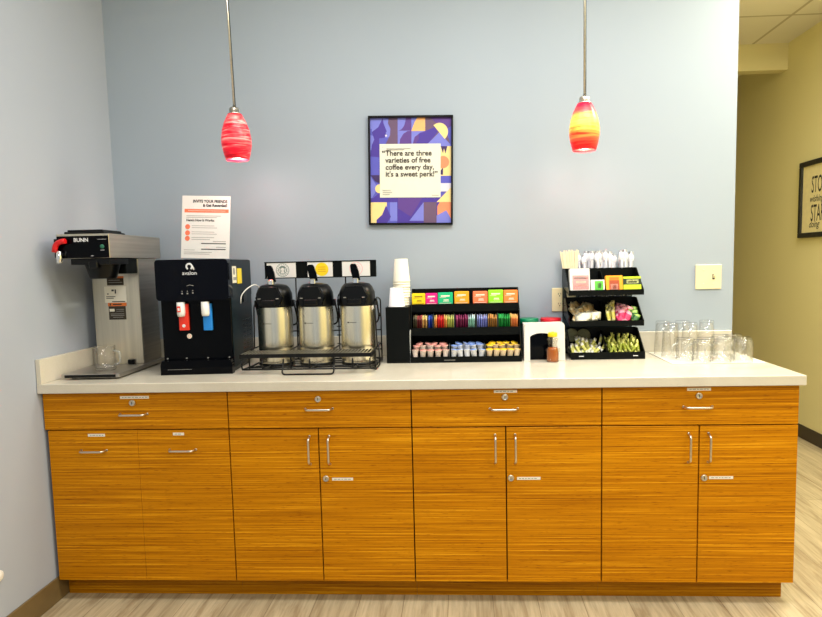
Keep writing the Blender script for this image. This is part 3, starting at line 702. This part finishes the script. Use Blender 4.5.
tube(bm, fillet([(.951, -.495, .978), (.951, -.525, CT+.004), (1.165, -.525, CT+.004), (1.165, -.495, .978)], .014), .0036, 8)
tube(bm, fillet([(rx1+.006, -.30, 1.02), (rx1+.008, -.30, CT+.004), (rx1+.008, -.42, CT+.004), (rx1-.006, -.495, .935)], .015), .0035, 8)
obj('shelf_leg', bm, M['wire'], rk)
bm = nb()
for x in (.925, 1.158): tube(bm, [(x, -.165, .925), (x, -.155, 1.31)], .0032, 8)
obj('sign_post', bm, M['wire'], rk)
bm = nb(); box(bm, .782, 1.302, -.160, -.148, 1.304, 1.3815, 0, bev=.001); box(bm, .782, 1.302, -.164, -.1595, 1.304, 1.3085, 0); box(bm, .782, 1.302, -.164, -.1595, 1.377, 1.3815, 0)
sb = obj('sign_bar', bm, M['black_matte'], rk)
for (a, b), lg, nm in (((.793, .929), 'g', 'card with green round logo'), ((.984, 1.101), 'y', 'card with yellow round logo'), ((1.145, 1.274), 'p', 'card with pink round logo')):
    bm = nb(); box(bm, a, b, -.1620, -.1602, 1.3088, 1.3768, 0); c = (a+b)/2+.0; cc = (c+(0 if lg == 'g' else -.002 if lg == 'p' else .0), 1.3428)
    if lg == 'y': prism(bm, disc((c+.008, 1.343), .031, 28), -.1626, -.162, 'y', 1); [box(bm, c-.010, c+.026, -.1629, -.1626, z, z+.003, 2) for z in (1.352, 1.342, 1.332)]
    else:
        if lg == 'g': c -= -.006
        prism(bm, disc((c, 1.343), .031, 28), -.1624, -.162, 'y', 1); prism(bm, disc((c, 1.343), .0285, 28), -.1627, -.1624, 'y', 0)
        prism(bm, disc((c, 1.343), .020, 24), -.163, -.1627, 'y', 1)
        if lg == 'g':
            prism(bm, disc((c, 1.346), .008, 16), -.1633, -.163, 'y', 0); prism(bm, [(c-.009, 1.327), (c+.009, 1.327), (c+.005, 1.341), (c-.005, 1.341)], -.1633, -.163, 'y', 0)
            for s in (-1, 1): prism(bm, [(c+s*.011, 1.33), (c+s*.016, 1.335), (c+s*.014, 1.354), (c+s*.010, 1.35)], -.1633, -.163, 'y', 0)
            for k in range(18):
                q = 2*math.pi*k/18; prism(bm, disc((c+.0243*math.cos(q), 1.343+.0243*math.sin(q)), .002, 6), -.163, -.1627, 'y', 1)
        else:
            prism(bm, disc((c, 1.343), .018, 24), -.1633, -.163, 'y', 0)
            for z in (1.350, 1.342, 1.334): box(bm, c-.012, c+.012, -.1636, -.1633, z, z+.003, 1)
    o = obj('logo_card', bm, [M['paper'], {'g': colmat('grey_green_ink', (110, 128, 118)), 'y': colmat('logo_yellow', (250, 215, 20)), 'p': colmat('logo_pink', (236, 176, 178))}[lg], {'y': colmat('logo_orange', (222, 160, 10))}.get(lg, M['paper'])], sb); o['label'] = nm

# ------------------------------------------------------------------ tea organizer
to = thing('condiment_organizer', 'black three-tier organizer holding tea bags, creamers and a paper cup column', 'organizer', (1.655, -.15, CT))
BM = M['black_matte']
bm = nb(); box(bm, 1.352, 1.356, -.252, -.06, CT, 1.167); box(bm, 1.452, 1.457, -.252, -.06, CT, 1.167); box(bm, 1.356, 1.452, -.252, -.248, CT, 1.167)
box(bm, 1.356, 1.452, -.064, -.06, CT, 1.167); box(bm, 1.356, 1.452, -.248, -.064, 1.158, 1.1665); obj('cup_column', bm, BM, to)
ox0, ox1 = 1.459, 1.957
bm = nb()
sd = [(-.252, CT), (-.252, .945), (-.215, 1.03), (-.19, 1.055), (-.165, 1.14), (-.145, 1.165), (-.10, 1.240), (-.06, 1.240), (-.06, CT)]
prism(bm, sd, ox0, ox0+.003, 'x'); prism(bm, sd, ox1-.003, ox1, 'x'); box(bm, ox0+.003, ox1-.003, -.064, -.06, CT, 1.240); obj('side_panel', bm, BM, to)
def tier(name, yf, zb, zl, slope, yb=-.064):
    bm = nb(); box(bm, ox0+.003, ox1-.003, yf, yf+.003, zb, zl)
    prism(bm, [(yf+.003, zb), (yb, zb+slope), (yb, zb+slope+.003), (yf+.003, zb+.003)], ox0+.003, ox1-.003, 'x')
    return obj(name, bm, BM, to)
bm = nb(); box(bm, ox0+.003, ox1-.003, -.252, -.249, CT, .941); prism(bm, [(-.249, .928), (-.064, .958), (-.064, .961), (-.249, .931)], ox0+.003, ox1-.003, 'x'); obj('shelf', bm, BM, to); tier('shelf', -.192, 1.03, 1.066, .03); tier('shelf', -.147, 1.135, 1.172, .02)
bm = nb()
for x in (1.634, 1.795): prism(bm, [(-.248, .919), (-.248, .95), (-.21, .99), (-.068, .99), (-.068, .946)], x-.0012, x+.0012, 'x')
obj('divider', bm, M['glass'] if 0 else colmat('smoked_divider', (70, 76, 74), .3), to)
cxs = [1.459+.003+.4925*k/5 for k in range(6)]
bm = nb()
for x in cxs[1:-1]: prism(bm, [(-.189, 1.034), (-.189, 1.09), (-.15, 1.125), (-.068, 1.13), (-.068, 1.06)], x-.001, x+.001, 'x')
obj('divider', bm, colmat('smoked_divider', (70, 76, 74), .3), to)
bm = nb(); box(bm, 1.61, 1.66, -.2525, -.252, .9245, .9265); obj('maker_mark', bm, M['grey_ink'], to)
bm = nb(); box(bm, 1.4573, 1.4589, -.245, -.20, CT+.003, 1.06); obj('clear_edge', bm, colmat('clear_edge_white', (215, 218, 214), .3), to)
# creamers
def creamer_proto(body, lid):
    bm = nb(); lathe(bm, [(0, 0), (.0115, 0), (.0125, .002), (.0158, .024), (.0178, .0245), (.0178, .0262)], n=18, mi=0)
    lathe(bm, [(.0182, .0263), (.0182, .0272), (0, .0274)], n=18, mi=1); prism(bm, [(.016, -.004), (.0235, 0), (.016, .004)], .0266, .0272, 'z', 1)
    return bm
cre = {'pink': ((244, 226, 214), (222, 150, 140), 'cream coffee creamer cup with a pink lid in the organizer bottom shelf, left section'),
       'blue': ((236, 238, 244), (120, 150, 214), 'white coffee creamer cup with a blue lid in the organizer bottom shelf, middle section'),
       'yellow': ((250, 226, 190), (246, 200, 30), 'coffee creamer cup with a yellow lid in the organizer bottom shelf, right section')}
for kk, (xa, xb) in zip(cre, ((1.463, 1.633), (1.636, 1.794), (1.797, 1.953))):
    bc, lc, lb = cre[kk]
    mb, ml = colmat('creamer_'+kk, bc), colmat('creamer_lid_'+kk, lc, .4)
    base = None; n = 5
    for row in range(3):
        for i in range(n):
            x = xa+.0165+(xb-xa-.033)*i/(n-1)+rnd.uniform(-.0006, .0006)
            if row == 2: x = xa+.0165+(xb-xa-.033)*(i+.5)/(n-1)
            if row == 2 and i == n-1: continue
            y = (-.231, -.197, -.163)[row]
            z = (.936, .951, .960)[row]
            if row == 2: rot = (R(rnd.uniform(15, 30)), R(rnd.uniform(-12, 12)), rnd.uniform(0, 1))
            else: rot = (R(9), 0, rnd.uniform(0, 6))
            if base is None:
                base = obj('creamer_cup', creamer_proto(0, 1), [mb, ml]); tag(base, lb, 'creamer', kk+' creamers'); o = base
            else: o = dup(base)
            o.location = (x, y, z+.001); o.rotation_euler = rot; o.scale = (.9, .9, 1.25)
# tea sachets, middle shelf
def packet_bm(w, h, t, crimp=.15, mi2=None):
    bm = nb(); nx, nz = 3, 4
    V = {}
    for s in (-1, 1):
        for i in range(nx+1):
            for k in range(nz+1):
                u, v = i/nx, k/nz; edge = i in (0, nx) or k in (0, nz)
                if edge and s == 1: V[(s, i, k)] = V[(-1, i, k)]; continue
                V[(s, i, k)] = bm.verts.new(((u-.5)*w, 0 if edge else s*t/2, v*h))
    for s in (-1, 1):
        for i in range(nx):
            for k in range(nz):
                f = bm.faces.new([V[(s, i, k)], V[(s, i+1, k)], V[(s, i+1, k+1)], V[(s, i, k+1)]][::-s]); f.smooth = True
                if mi2 is not None and k in mi2: f.material_index = 1
    return bm
tea = [('dark olive', (66, 58, 30)), ('maroon', (110, 30, 28)), ('tan', (206, 160, 90)), ('blue', (24, 56, 150)), ('orange', (235, 150, 70)), ('red', (226, 34, 30)),
       ('yellow green', (196, 200, 96)), ('wine purple', (126, 24, 70)), ('mint', (160, 214, 190)), ('lavender blue', (132, 140, 206)), ('brown', (170, 120, 50)), ('green', (16, 140, 50)), ('copper orange', (220, 130, 60))]
seq = [(0, 3), (1, 3), (2, 3), (3, 3), None, (4, 2), (5, 4), (4, 2), (6, 4), None, (7, 7), (8, 4), None, (9, 6), (10, 5), None, (11, 7), (12, 5)]
comp = 0; cnt = {}; comps = [[]]
for s_ in seq:
    if s_ is None: comps.append([])
    else: comps[-1] += [s_[0]]*s_[1]
protos = {}
for ci, lst in enumerate(comps):
    xa, xb = cxs[ci]+.003, cxs[ci+1]-.003
    for i, k in enumerate(lst):
        x = xa+(xb-xa)*(i+.5)/len(lst); nm, c = tea[k]
        if k not in protos:
            o = obj('tea_sachet', packet_bm(.060, .075, .005, mi2=(3,)), [colmat('sachet_'+nm.replace(' ', '_'), c, .45, var=.25, sc=60), colmat('sachet_top_'+nm.replace(' ', '_'), tuple(min(255, int(v*1.15+45)) for v in c), .45)])
            tag(o, nm+' tea sachet filed on edge in the middle tier of the organizer', 'tea bag', nm+' tea sachets'); protos[k] = o
        else: o = dup(protos[k])
        o.location = (x, -.150+rnd.uniform(-.003, .003), 1.0445+rnd.uniform(0, .004)); o.rotation_euler = (0, R(rnd.uniform(-3, 3)), R(90+rnd.uniform(-6, 6)))
# tea envelopes, top shelf
env = [(1.462, 1.524, (250, 214, 14), 'bright yellow', 1.222), (1.525, 1.581, (232, 20, 132), 'magenta', 1.222), (1.583, 1.652, (20, 186, 126), 'teal green', 1.224), (1.659, 1.727, (252, 164, 24), 'amber orange', 1.228), (1.745, 1.813, (250, 124, 78), 'coral', 1.227), (1.816, 1.884, (150, 228, 40), 'lime green', 1.232), (1.886, 1.951, (250, 138, 62), 'light orange with curled top', 1.230)]
for a, b, c, nm, zt in env:
    bm = nb(); n = 4
    for j in range(n):
        y = -.137+j*.011; dz = -.002*j; box(bm, a+.001*j, b-.001*j, y, y+.007, 1.1425+.003*j, zt+dz, 0, bev=.0025)
    for (u0, u1, v, h) in ((.2, .8, .72, .006), (.12, .55, .60, .0015), (.38, .72, .40, .004), (.35, .75, .30, .002), (.1, .9, .14, .0018)):
        hh = zt-1.166; box(bm, a+(b-a)*u0, a+(b-a)*u1, -.1374, -.1368, 1.166+hh*v-h/2, 1.166+hh*v+h/2, 1 if nm != 'bright yellow' else 2)
    o = solo('tea_bag_bundle', bm, [colmat('tea_'+nm.split()[0]+'_'+str(c[0]), c, .4, var=.05), colmat('tea_print', (250, 232, 214), .5), colmat('tea_print_olive', (140, 110, 10), .5)], nm+' tea bag bundle on the top shelf of the tea organizer', 'tea bags', group='tea bag bundles on the top shelf')

# ------------------------------------------------------------------ paper cups
def cup_bm():
    bm = nb(); o = [(.0405, 0), (.0415, .002), (.0405, .004), (.039, .005), (.0305, .107), (.0295, .107)]
    i = [(.029, .104), (0, .1045), (0, .1035), (.0285, .103), (.037, .005), (.0395, .0)]
    lathe(bm, [(0.0395, 0)]+o+[(.0295, .1045), (0, .1045)], n=32); return bm
c0 = None
for k in range(10):
    lb = 'topmost ivory paper cup of the tall upturned stack beside the tea organizer' if k == 9 else 'ivory paper cup in the tall upturned stack, only its rim showing'
    z = 1.1668+k*.0122
    if c0 is None: c0 = obj('paper_cup', cup_bm(), M['cup']); tag(c0, lb, 'cup', 'paper cups in the tall stack'); o = c0
    else: o = dup(c0, label=lb)
    o.location = (1.4125+rnd.uniform(-.0008, .0008), -.105, z)
c1 = obj('paper_cup', cup_bm(), M['cup_white']); tag(c1, 'single white paper cup upside down in front of the tall cup stack', 'cup'); c1.location = (1.397, -.197, 1.1668); c1.scale = (.93, .93, .80)

# ------------------------------------------------------------------ napkin dispenser, canisters, honey
nd = thing('napkin_dispenser', 'white napkin dispenser with black arched opening behind the honey bottle', 'napkin dispenser', (2.06, -.18, CT))
bm = nb()
ap = [(1.996, CT+.0005), (1.996, 1.022), (2.005, 1.030), (2.025, 1.037), (2.047, 1.039), (2.070, 1.037), (2.09, 1.030), (2.098, 1.022), (2.098, CT+.0005)]
outer = [(2.152, CT+.0005), (2.150, 1.072), (2.145, 1.082), (2.133, 1.087), (1.990, 1.083), (1.978, 1.079), (1.972, 1.068), (1.969, CT+.0005)]
prism(bm, ap+outer, -.232, -.200, 'y'); box(bm, 1.970, 2.151, -.200, -.135, CT+.0005, 1.079, 0, bev=.002)
obj('housing', bm, M['white'], nd)
bm = nb(); prism(bm, [(p[0], p[1]) for p in ap], -.2035, -.2005, 'y'); obj('opening', bm, M['black_gloss'], nd)
for x, c, nm in ((2.0055, (0, 128, 84), 'green'), (2.1085, (214, 22, 44), 'red')):
    t = thing('canister', f'dark canister with {nm} lid behind the white napkin dispenser', 'canister', (x, -.082, CT))
    bm = nb(); lathe(bm, [(0, .0), (.044, 0), (.045, .004), (.045, .155), (0, .155)], n=32); obj('body', bm, colmat('canister_dark', (14, 44, 36), .3), t, world=False)
    bm = nb(); lathe(bm, [(0, .1555), (.0465, .1555), (.0475, .158), (.0475, .176), (.045, .179), (0, .179)], n=32); obj('lid', bm, colmat('lid_'+nm, c, .35), t, world=False)
hb = thing('honey_bottle', 'bear-shaped honey bottle with yellow cap in front of the napkin dispenser', 'bottle', (2.092, -.262, CT))
bm = nb(); lathe(bm, [(0, 0), (.025, 0), (.0275, .004), (.0265, .02), (.0275, .035), (.025, .055), (.021, .068), (.0165, .074), (.0195, .082), (.0215, .092), (.019, .102), (.0135, .108), (.0135, .111), (0, .111)], n=32)
for s in (-1, 1):
    lathe(bm, [(0, -.007), (.005, -.005), (.007, 0), (.005, .005), (0, .007)], (s*.018, 0, .101), 12)
    lathe(bm, [(0, -.014), (.006, -.010), (.008, 0), (.006, .010), (0, .014)], (s*.022, -.012, .05), 12, M4=Matrix.Rotation(R(25*s), 4, 'Y'))
    lathe(bm, [(0, -.007), (.007, -.004), (.008, 0), (.007, .004), (0, .007)], (s*.014, -.022, .009), 12)
lathe(bm, [(0, -.005), (.006, -.003), (.007, 0), (.006, .003), (0, .005)], (0, -.020, .088), 12)
obj('bear_body', bm, M['bottle'], hb, world=False)
bm = nb(); lathe(bm, [(0, .0015), (.0235, .002), (.0257, .005), (.0248, .02), (.0255, .035), (.0232, .055), (.0195, .064), (0, .064)], n=32)
m, t_, b_ = new_mat('honey'); n_ = noise(t_, coords(t_, (1, 1, 1)), 20); t_.links.new(ramp(t_, n_, [(0, (.32, .07, .003)), (1, (.50, .13, .006))]), b_.inputs['Base Color']); b_.inputs['Roughness'].default_value = .15; b_.inputs['Transmission Weight'].default_value = .1
obj('honey', bm, m, hb, world=False)
bm = nb(); lathe(bm, [(.0175, .1115), (.0205, .112), (.0205, .128), (.019, .130), (.008, .130), (.006, .133), (0, .133)], n=28); lathe(bm, [(.0175, .1115), (0, .1115)], n=28); obj('cap', bm, M['yellow'], hb, world=False)

# ------------------------------------------------------------------ three-tray organizer
tt = thing('tray_organizer', 'black organizer of three stacked tilted trays with condiments, right of the honey', 'organizer', (2.345, -.13, CT))
tx0, tx1 = 2.180, 2.508
def tray(zl0, zl1, dx0=0, dx1=0):
    bm = nb(); a, b = tx0+dx0, tx1+dx1; yf = -.222
    box(bm, a, b, yf, yf+.003, zl0, zl1)
    prism(bm, [(yf+.003, zl0), (-.052, zl0+.035), (-.052, zl0+.038), (yf+.003, zl0+.003)], a, b, 'x')
    for x, q in ((a, 1), (b-.003, 0)): prism(bm, [(yf+.003, zl0), (yf+.003, zl1), (-.10, zl1+.095), (-.052, zl1+.095), (-.052, zl0+.035)], x, x+.003, 'x', q)
    prism(bm, [(yf+.006, zl0+.004), (yf+.006, zl1), (-.11, zl1+.08), (-.055, zl1+.08), (-.055, zl0+.038)], (a+b)/2-.001, (a+b)/2+.001, 'x')
    box(bm, a+.003, b-.003, -.055, -.052, zl0+.038, zl1+.095)
    return obj('tray', bm, [M['black_matte'], M['smoked']], tt)
tray(CT+.0005, .947); t2 = tray(1.064, 1.089, -.006, -.006); t3 = tray(1.202, 1.2265, -.01, -.008)
bm = nb(); 
for x in (2.215, 2.455): box(bm, x, x+.0215, -.2225, -.222, .928, .9315)
obj('lip_mark', bm, M['white_ink'], tt)
bm = nb(); box(bm, 2.172, 2.176, -.050, -.0215, CT+.0005, 1.322); box(bm, 2.49, 2.494, -.050, -.0215, CT+.0005, 1.322); box(bm, 2.176, 2.49, -.0245, -.0215, CT+.0005, 1.322); box(bm, 2.176, 2.49, -.05, -.0245, 1.18, 1.184)
obj('rear_bin', bm, M['smoked'], tt)
# top tray contents
def pk(x0, x1, z0, z1, y, mats, label, cat, name, deco, th=.03, lean=12):
    bm = nb(); box(bm, 0, x1-x0, 0, th, 0, z1-z0, 0)
    for a, b, c, d, mi in deco: box(bm, a*(x1-x0), b*(x1-x0), -.0004, 0, c*(z1-z0), d*(z1-z0), mi)
    o = solo(name, bm, mats, label, cat, (x0, y, z0)); o.rotation_euler = (R(-lean), 0, 0); return o
pk(2.180, 2.268, 1.2145, 1.325, -.208, [M['paper'], colmat('pink_print', (238, 150, 148)), colmat('peach_print', (250, 214, 190))], 'white and pink sweetener box at the left of the top tray', 'box', 'sweetener_box',
   [(.12, .95, .13, .72, 1), (.2, .88, .56, .66, 0), (.3, .8, .40, .48, 2), (.2, .88, .28, .33, 2), (.25, .85, .18, .23, 0)])
pk(2.272, 2.332, 1.2145, 1.272, -.209, [M['paper'], colmat('leaf_green', (90, 190, 60)), colmat('pale_green', (200, 236, 180))], 'small white and green box beside the pink sweetener box', 'box', 'sweetener_box',
   [(.28, .9, .2, .9, 1), (.5, .75, .35, .75, 2)], th=.025)
pk(2.338, 2.412, 1.2145, 1.290, -.209, [colmat('golden_orange', (246, 166, 20)), colmat('brown_red', (172, 70, 30)), colmat('pink_badge', (238, 170, 150)), colmat('orange_deep', (236, 120, 20))], 'golden orange box with brown centre panel in the top tray', 'box', 'tea_box',
   [(.2, .8, .02, .72, 1), (.28, .72, .12, .5, 2), (.22, .78, .74, .9, 3), (.4, .6, .2, .42, 1)], th=.022)
pk(2.415, 2.493, 1.2145, 1.284, -.209, [colmat('lime_yellow', (196, 220, 30)), colmat('dark_green', (24, 44, 20)), colmat('pale_yellow_print', (226, 232, 160))], 'lime and dark green box at the right of the top tray', 'box', 'tea_box',
   [(.0, 1, .48, .86, 1), (.18, .85, .55, .8, 2), (.25, .75, .6, .7, 1)], th=.022)
# stirrers and wrapped cutlery in the rear bin
st0 = None
for k in range(26):
    if st0 is None:
        bm = nb(); box(bm, -.0032, .0032, -.001, .001, 0, .222, bev=.0008)
        st0 = obj('stir_stick', bm, colmat('birch_wood', (238, 226, 190), .6)); tag(st0, 'pale wooden stir stick in the bundle standing behind the top tray', 'stir stick', 'stir sticks'); o = st0
    else: o = dup(st0)
    o.location = (2.196+.0024*(k % 13)*1.15, -.043+.008*(k//13), 1.1855); o.rotation_euler = (0, R(-9+(k % 13)*1.1+rnd.uniform(-1, 1)), R(rnd.uniform(-6, 6))); o.scale = (1, 1, 1+rnd.uniform(-.04, .01))
cut0 = None
for k in range(24):
    if cut0 is None:
        bm = nb(); tube(bm, [(0, 0, 0), (0, 0, .1), (0, 0, .16)], .0035, 8, rs=[.003, .0035, .005])
        lathe(bm, [(0, -.025), (.010, -.018), (.015, -.004), (.014, .008), (.009, .018), (0, .022)], (0, 0, .175), 12, M4=Matrix.Scale(.3, 4, (0, 1, 0)))
        cut0 = obj('spoon', bm, colmat('frosty_white_plastic', (226, 228, 232), .25)); tag(cut0, 'white plastic spoon in clear wrap standing in the bin behind the top tray', 'spoon', 'wrapped plastic spoons'); o = cut0
        bm = nb(); bmx = packet_bm(.024, .205, .012); me = bpy.data.meshes.new('w'); bmx.to_mesh(me); bmx.free(); bm.from_mesh(me)
        wr = obj('wrapper', bm, glass_mat('clear_film', (.93, .93, .96), .3, .3, .3), cut0, world=False); wr['label'] = 'clear film wrapper'
    else: o = dup(cut0)
    o.location = (2.262+.0097*k, -.040+.006*(k % 2), 1.1865); o.rotation_euler = (R(rnd.uniform(-3, 2)), R(rnd.uniform(-9, 9)), R(rnd.uniform(-25, 25))); s = rnd.uniform(.95, 1.07); o.scale = (1, 1, s)
# packets in the middle and bottom trays
def heap(n, xa, xb, z0, ya, yb, w, h, c, c2, label, cat, name, group, lean=(-35, -10), roll=(-25, 25), rise=.03):
    base = None
    for k in range(n):
        if base is None:
            base = obj(name, packet_bm(w, h, .005, mi2=(0, 3)), [colmat(group.replace(' ', '_')[:20]+'_a', c, .5, var=.12, sc=50), colmat(group.replace(' ', '_')[:20]+'_b', c2, .5)]); tag(base, label, cat, group); o = base
        else: o = dup(base)
        f = (k+.5)/n; fy = rnd.random()
        fx = ((k*.618) % 1)
        y = ya+(yb-ya)*f
        o.location = (xa+w*.5+(xb-xa-w)*fx, y, z0+rise*f+.002); o.rotation_euler = (R(rnd.uniform(*lean)), R(rnd.uniform(*roll)), R(rnd.uniform(-20, 20)))
heap(16, 2.184, 2.330, 1.076, -.205, -.095, .045, .058, (208, 172, 112), (236, 216, 168), 'tan paper sugar packet in the left half of the middle tray', 'sugar packet', 'sugar_packet', 'tan sugar packets', (-65, -35), (-60, 60), .055)
heap(5, 2.20, 2.325, 1.082, -.212, -.195, .062, .04, (250, 240, 206), (252, 246, 222), 'cream paper sugar packet lying at the front left of the middle tray', 'sugar packet', 'sugar_packet', 'cream sugar packets', (-50, -30), (-10, 10), .012)
heap(9, 2.346, 2.398, 1.072, -.210, -.12, .018, .062, (206, 196, 84), (226, 216, 150), 'yellow-green stick packet right of the tray divider', 'packet', 'stick_packet', 'yellow green stick packets', (-30, -12), (-8, 8), .04)
heap(14, 2.392, 2.452, 1.070, -.212, -.13, .034, .058, (238, 60, 110), (250, 170, 190), 'pink sweetener packet in the right half of the middle tray', 'sweetener packet', 'sweetener_packet', 'pink sweetener packets', (-35, -10), (-35, 35), .04)
heap(9, 2.445, 2.496, 1.070, -.212, -.13, .030, .052, (40, 96, 36), (150, 186, 90), 'green sweetener packet at the right end of the middle tray', 'sweetener packet', 'sweetener_packet', 'green sweetener packets', (-35, -10), (-30, 30), .03)
heap(22, 2.188, 2.338, .928, -.210, -.12, .016, .058, (208, 206, 110), (246, 244, 228), 'white and yellow-green packet in the left half of the bottom tray', 'packet', 'sweetener_packet', 'white and yellow packets', (-45, -10), (-50, 50), .035)
heap(8, 2.188, 2.336, .922, -.214, -.19, .034, .040, (240, 238, 220), (226, 226, 120), 'mostly white packet along the front left of the bottom tray', 'packet', 'sweetener_packet', 'mostly white packets', (-55, -25), (-60, 60), .012)
heap(40, 2.348, 2.502, .928, -.212, -.11, .013, .062, (150, 160, 40), (222, 222, 120), 'olive and yellow packet in the right half of the bottom tray', 'packet', 'sweetener_packet', 'olive yellow packets', (-40, -10), (-40, 40), .035)
for k, (x, z) in enumerate(((2.206, .972), (2.262, .970))):
    bm = nb(); lathe(bm, [(0, -.003), (.024, -.003), (.031, -.001), (.032, 0), (.031, .001), (.024, .003), (0, .003)], (0, 0, .032), 28, M4=Matrix.Rotation(R(90), 4, 'X'))
    o = solo('round_tea_bag', bm, colmat('smoky_olive', (104, 104, 74), .6, var=.3, sc=60), ['left', 'right'][k]+' round dark olive tea bag at the back of the bottom left tray', 'tea bag', (x, -.090, z+.006)); o.rotation_euler = (R(-14), 0, 0)

# ------------------------------------------------------------------ glasses
bm = nb(); box(bm, 2.575, 2.965, -.375, -.03, CT+.0003, CT+.003, 0, bev=.001)
solo('drying_mat', bm, simple('white_mat', (216, 211, 197), .75, var=.02), 'thin white mat under the upturned glasses at the right end', 'mat')
GZ = CT+.0035
def tumbler_bm():
    bm = nb(); h = .153; o = [(.038, 0), (.0385, .003), (.0345, .08), (.0315, .148), (.0295, .153), (0, .153)]
    i = [(0, .141), (.0275, .141), (.0325, .08), (.0362, .003)]
    lathe(bm, i[::1]+[(.0362, 0)]+o, n=36); return bm
tum = [(2.622, -.10, 'back left tall glass tumbler, nearest the black trays, upside down'), (2.628, -.190, 'front left tall glass tumbler, upside down at the edge of the cluster'), (2.712, -.095, 'tall upturned glass tumbler in the middle of the back row'), (2.715, -.185, 'tall upturned glass tumbler in the second row behind the mugs'), (2.822, -.095, 'tall upturned glass tumbler at the right end of the back row')]
g0 = None
for x, y, lb in tum:
    if g0 is None: g0 = obj('glass_tumbler', tumbler_bm(), M['glass']); o = g0
    else: o = dup(g0)
    tag(o, lb, 'glass', 'upturned tall tumblers'); o.location = (x, y, GZ)
mugs = [(2.668, -.262, 200, 'upturned glass mug at the front left of the cluster, below the tumblers'), (2.712, -.335, 160, 'upturned glass mug in the front row, leftmost of that row'),
        (2.757, -.262, 150, 'upturned glass mug in the second row behind the front left gap'), (2.795, -.338, 170, 'upturned glass mug second from left in the front row'),
        (2.883, -.340, 165, 'upturned glass mug third in the front row, near the counter corner'), (2.845, -.255, 190, 'upturned glass mug in the second row, centre right'),
        (2.912, -.262, 190, 'rightmost upturned glass mug, closest to the end of the counter'), (2.858, -.165, 30, 'upturned glass mug behind the others on the back right'), (2.918, -.155, 20, 'upturned glass mug at the rear right, next to the wall end')]
m0 = None
for x, y, a, lb in mugs:
    if m0 is None: m0 = mug(lb, (0, 0, 0), group='upturned glass mugs'); o = m0
    else: o = dup(m0, label=lb)
    o.location = (x, y, GZ+.0942); o.rotation_euler = (R(180), 0, R(a))
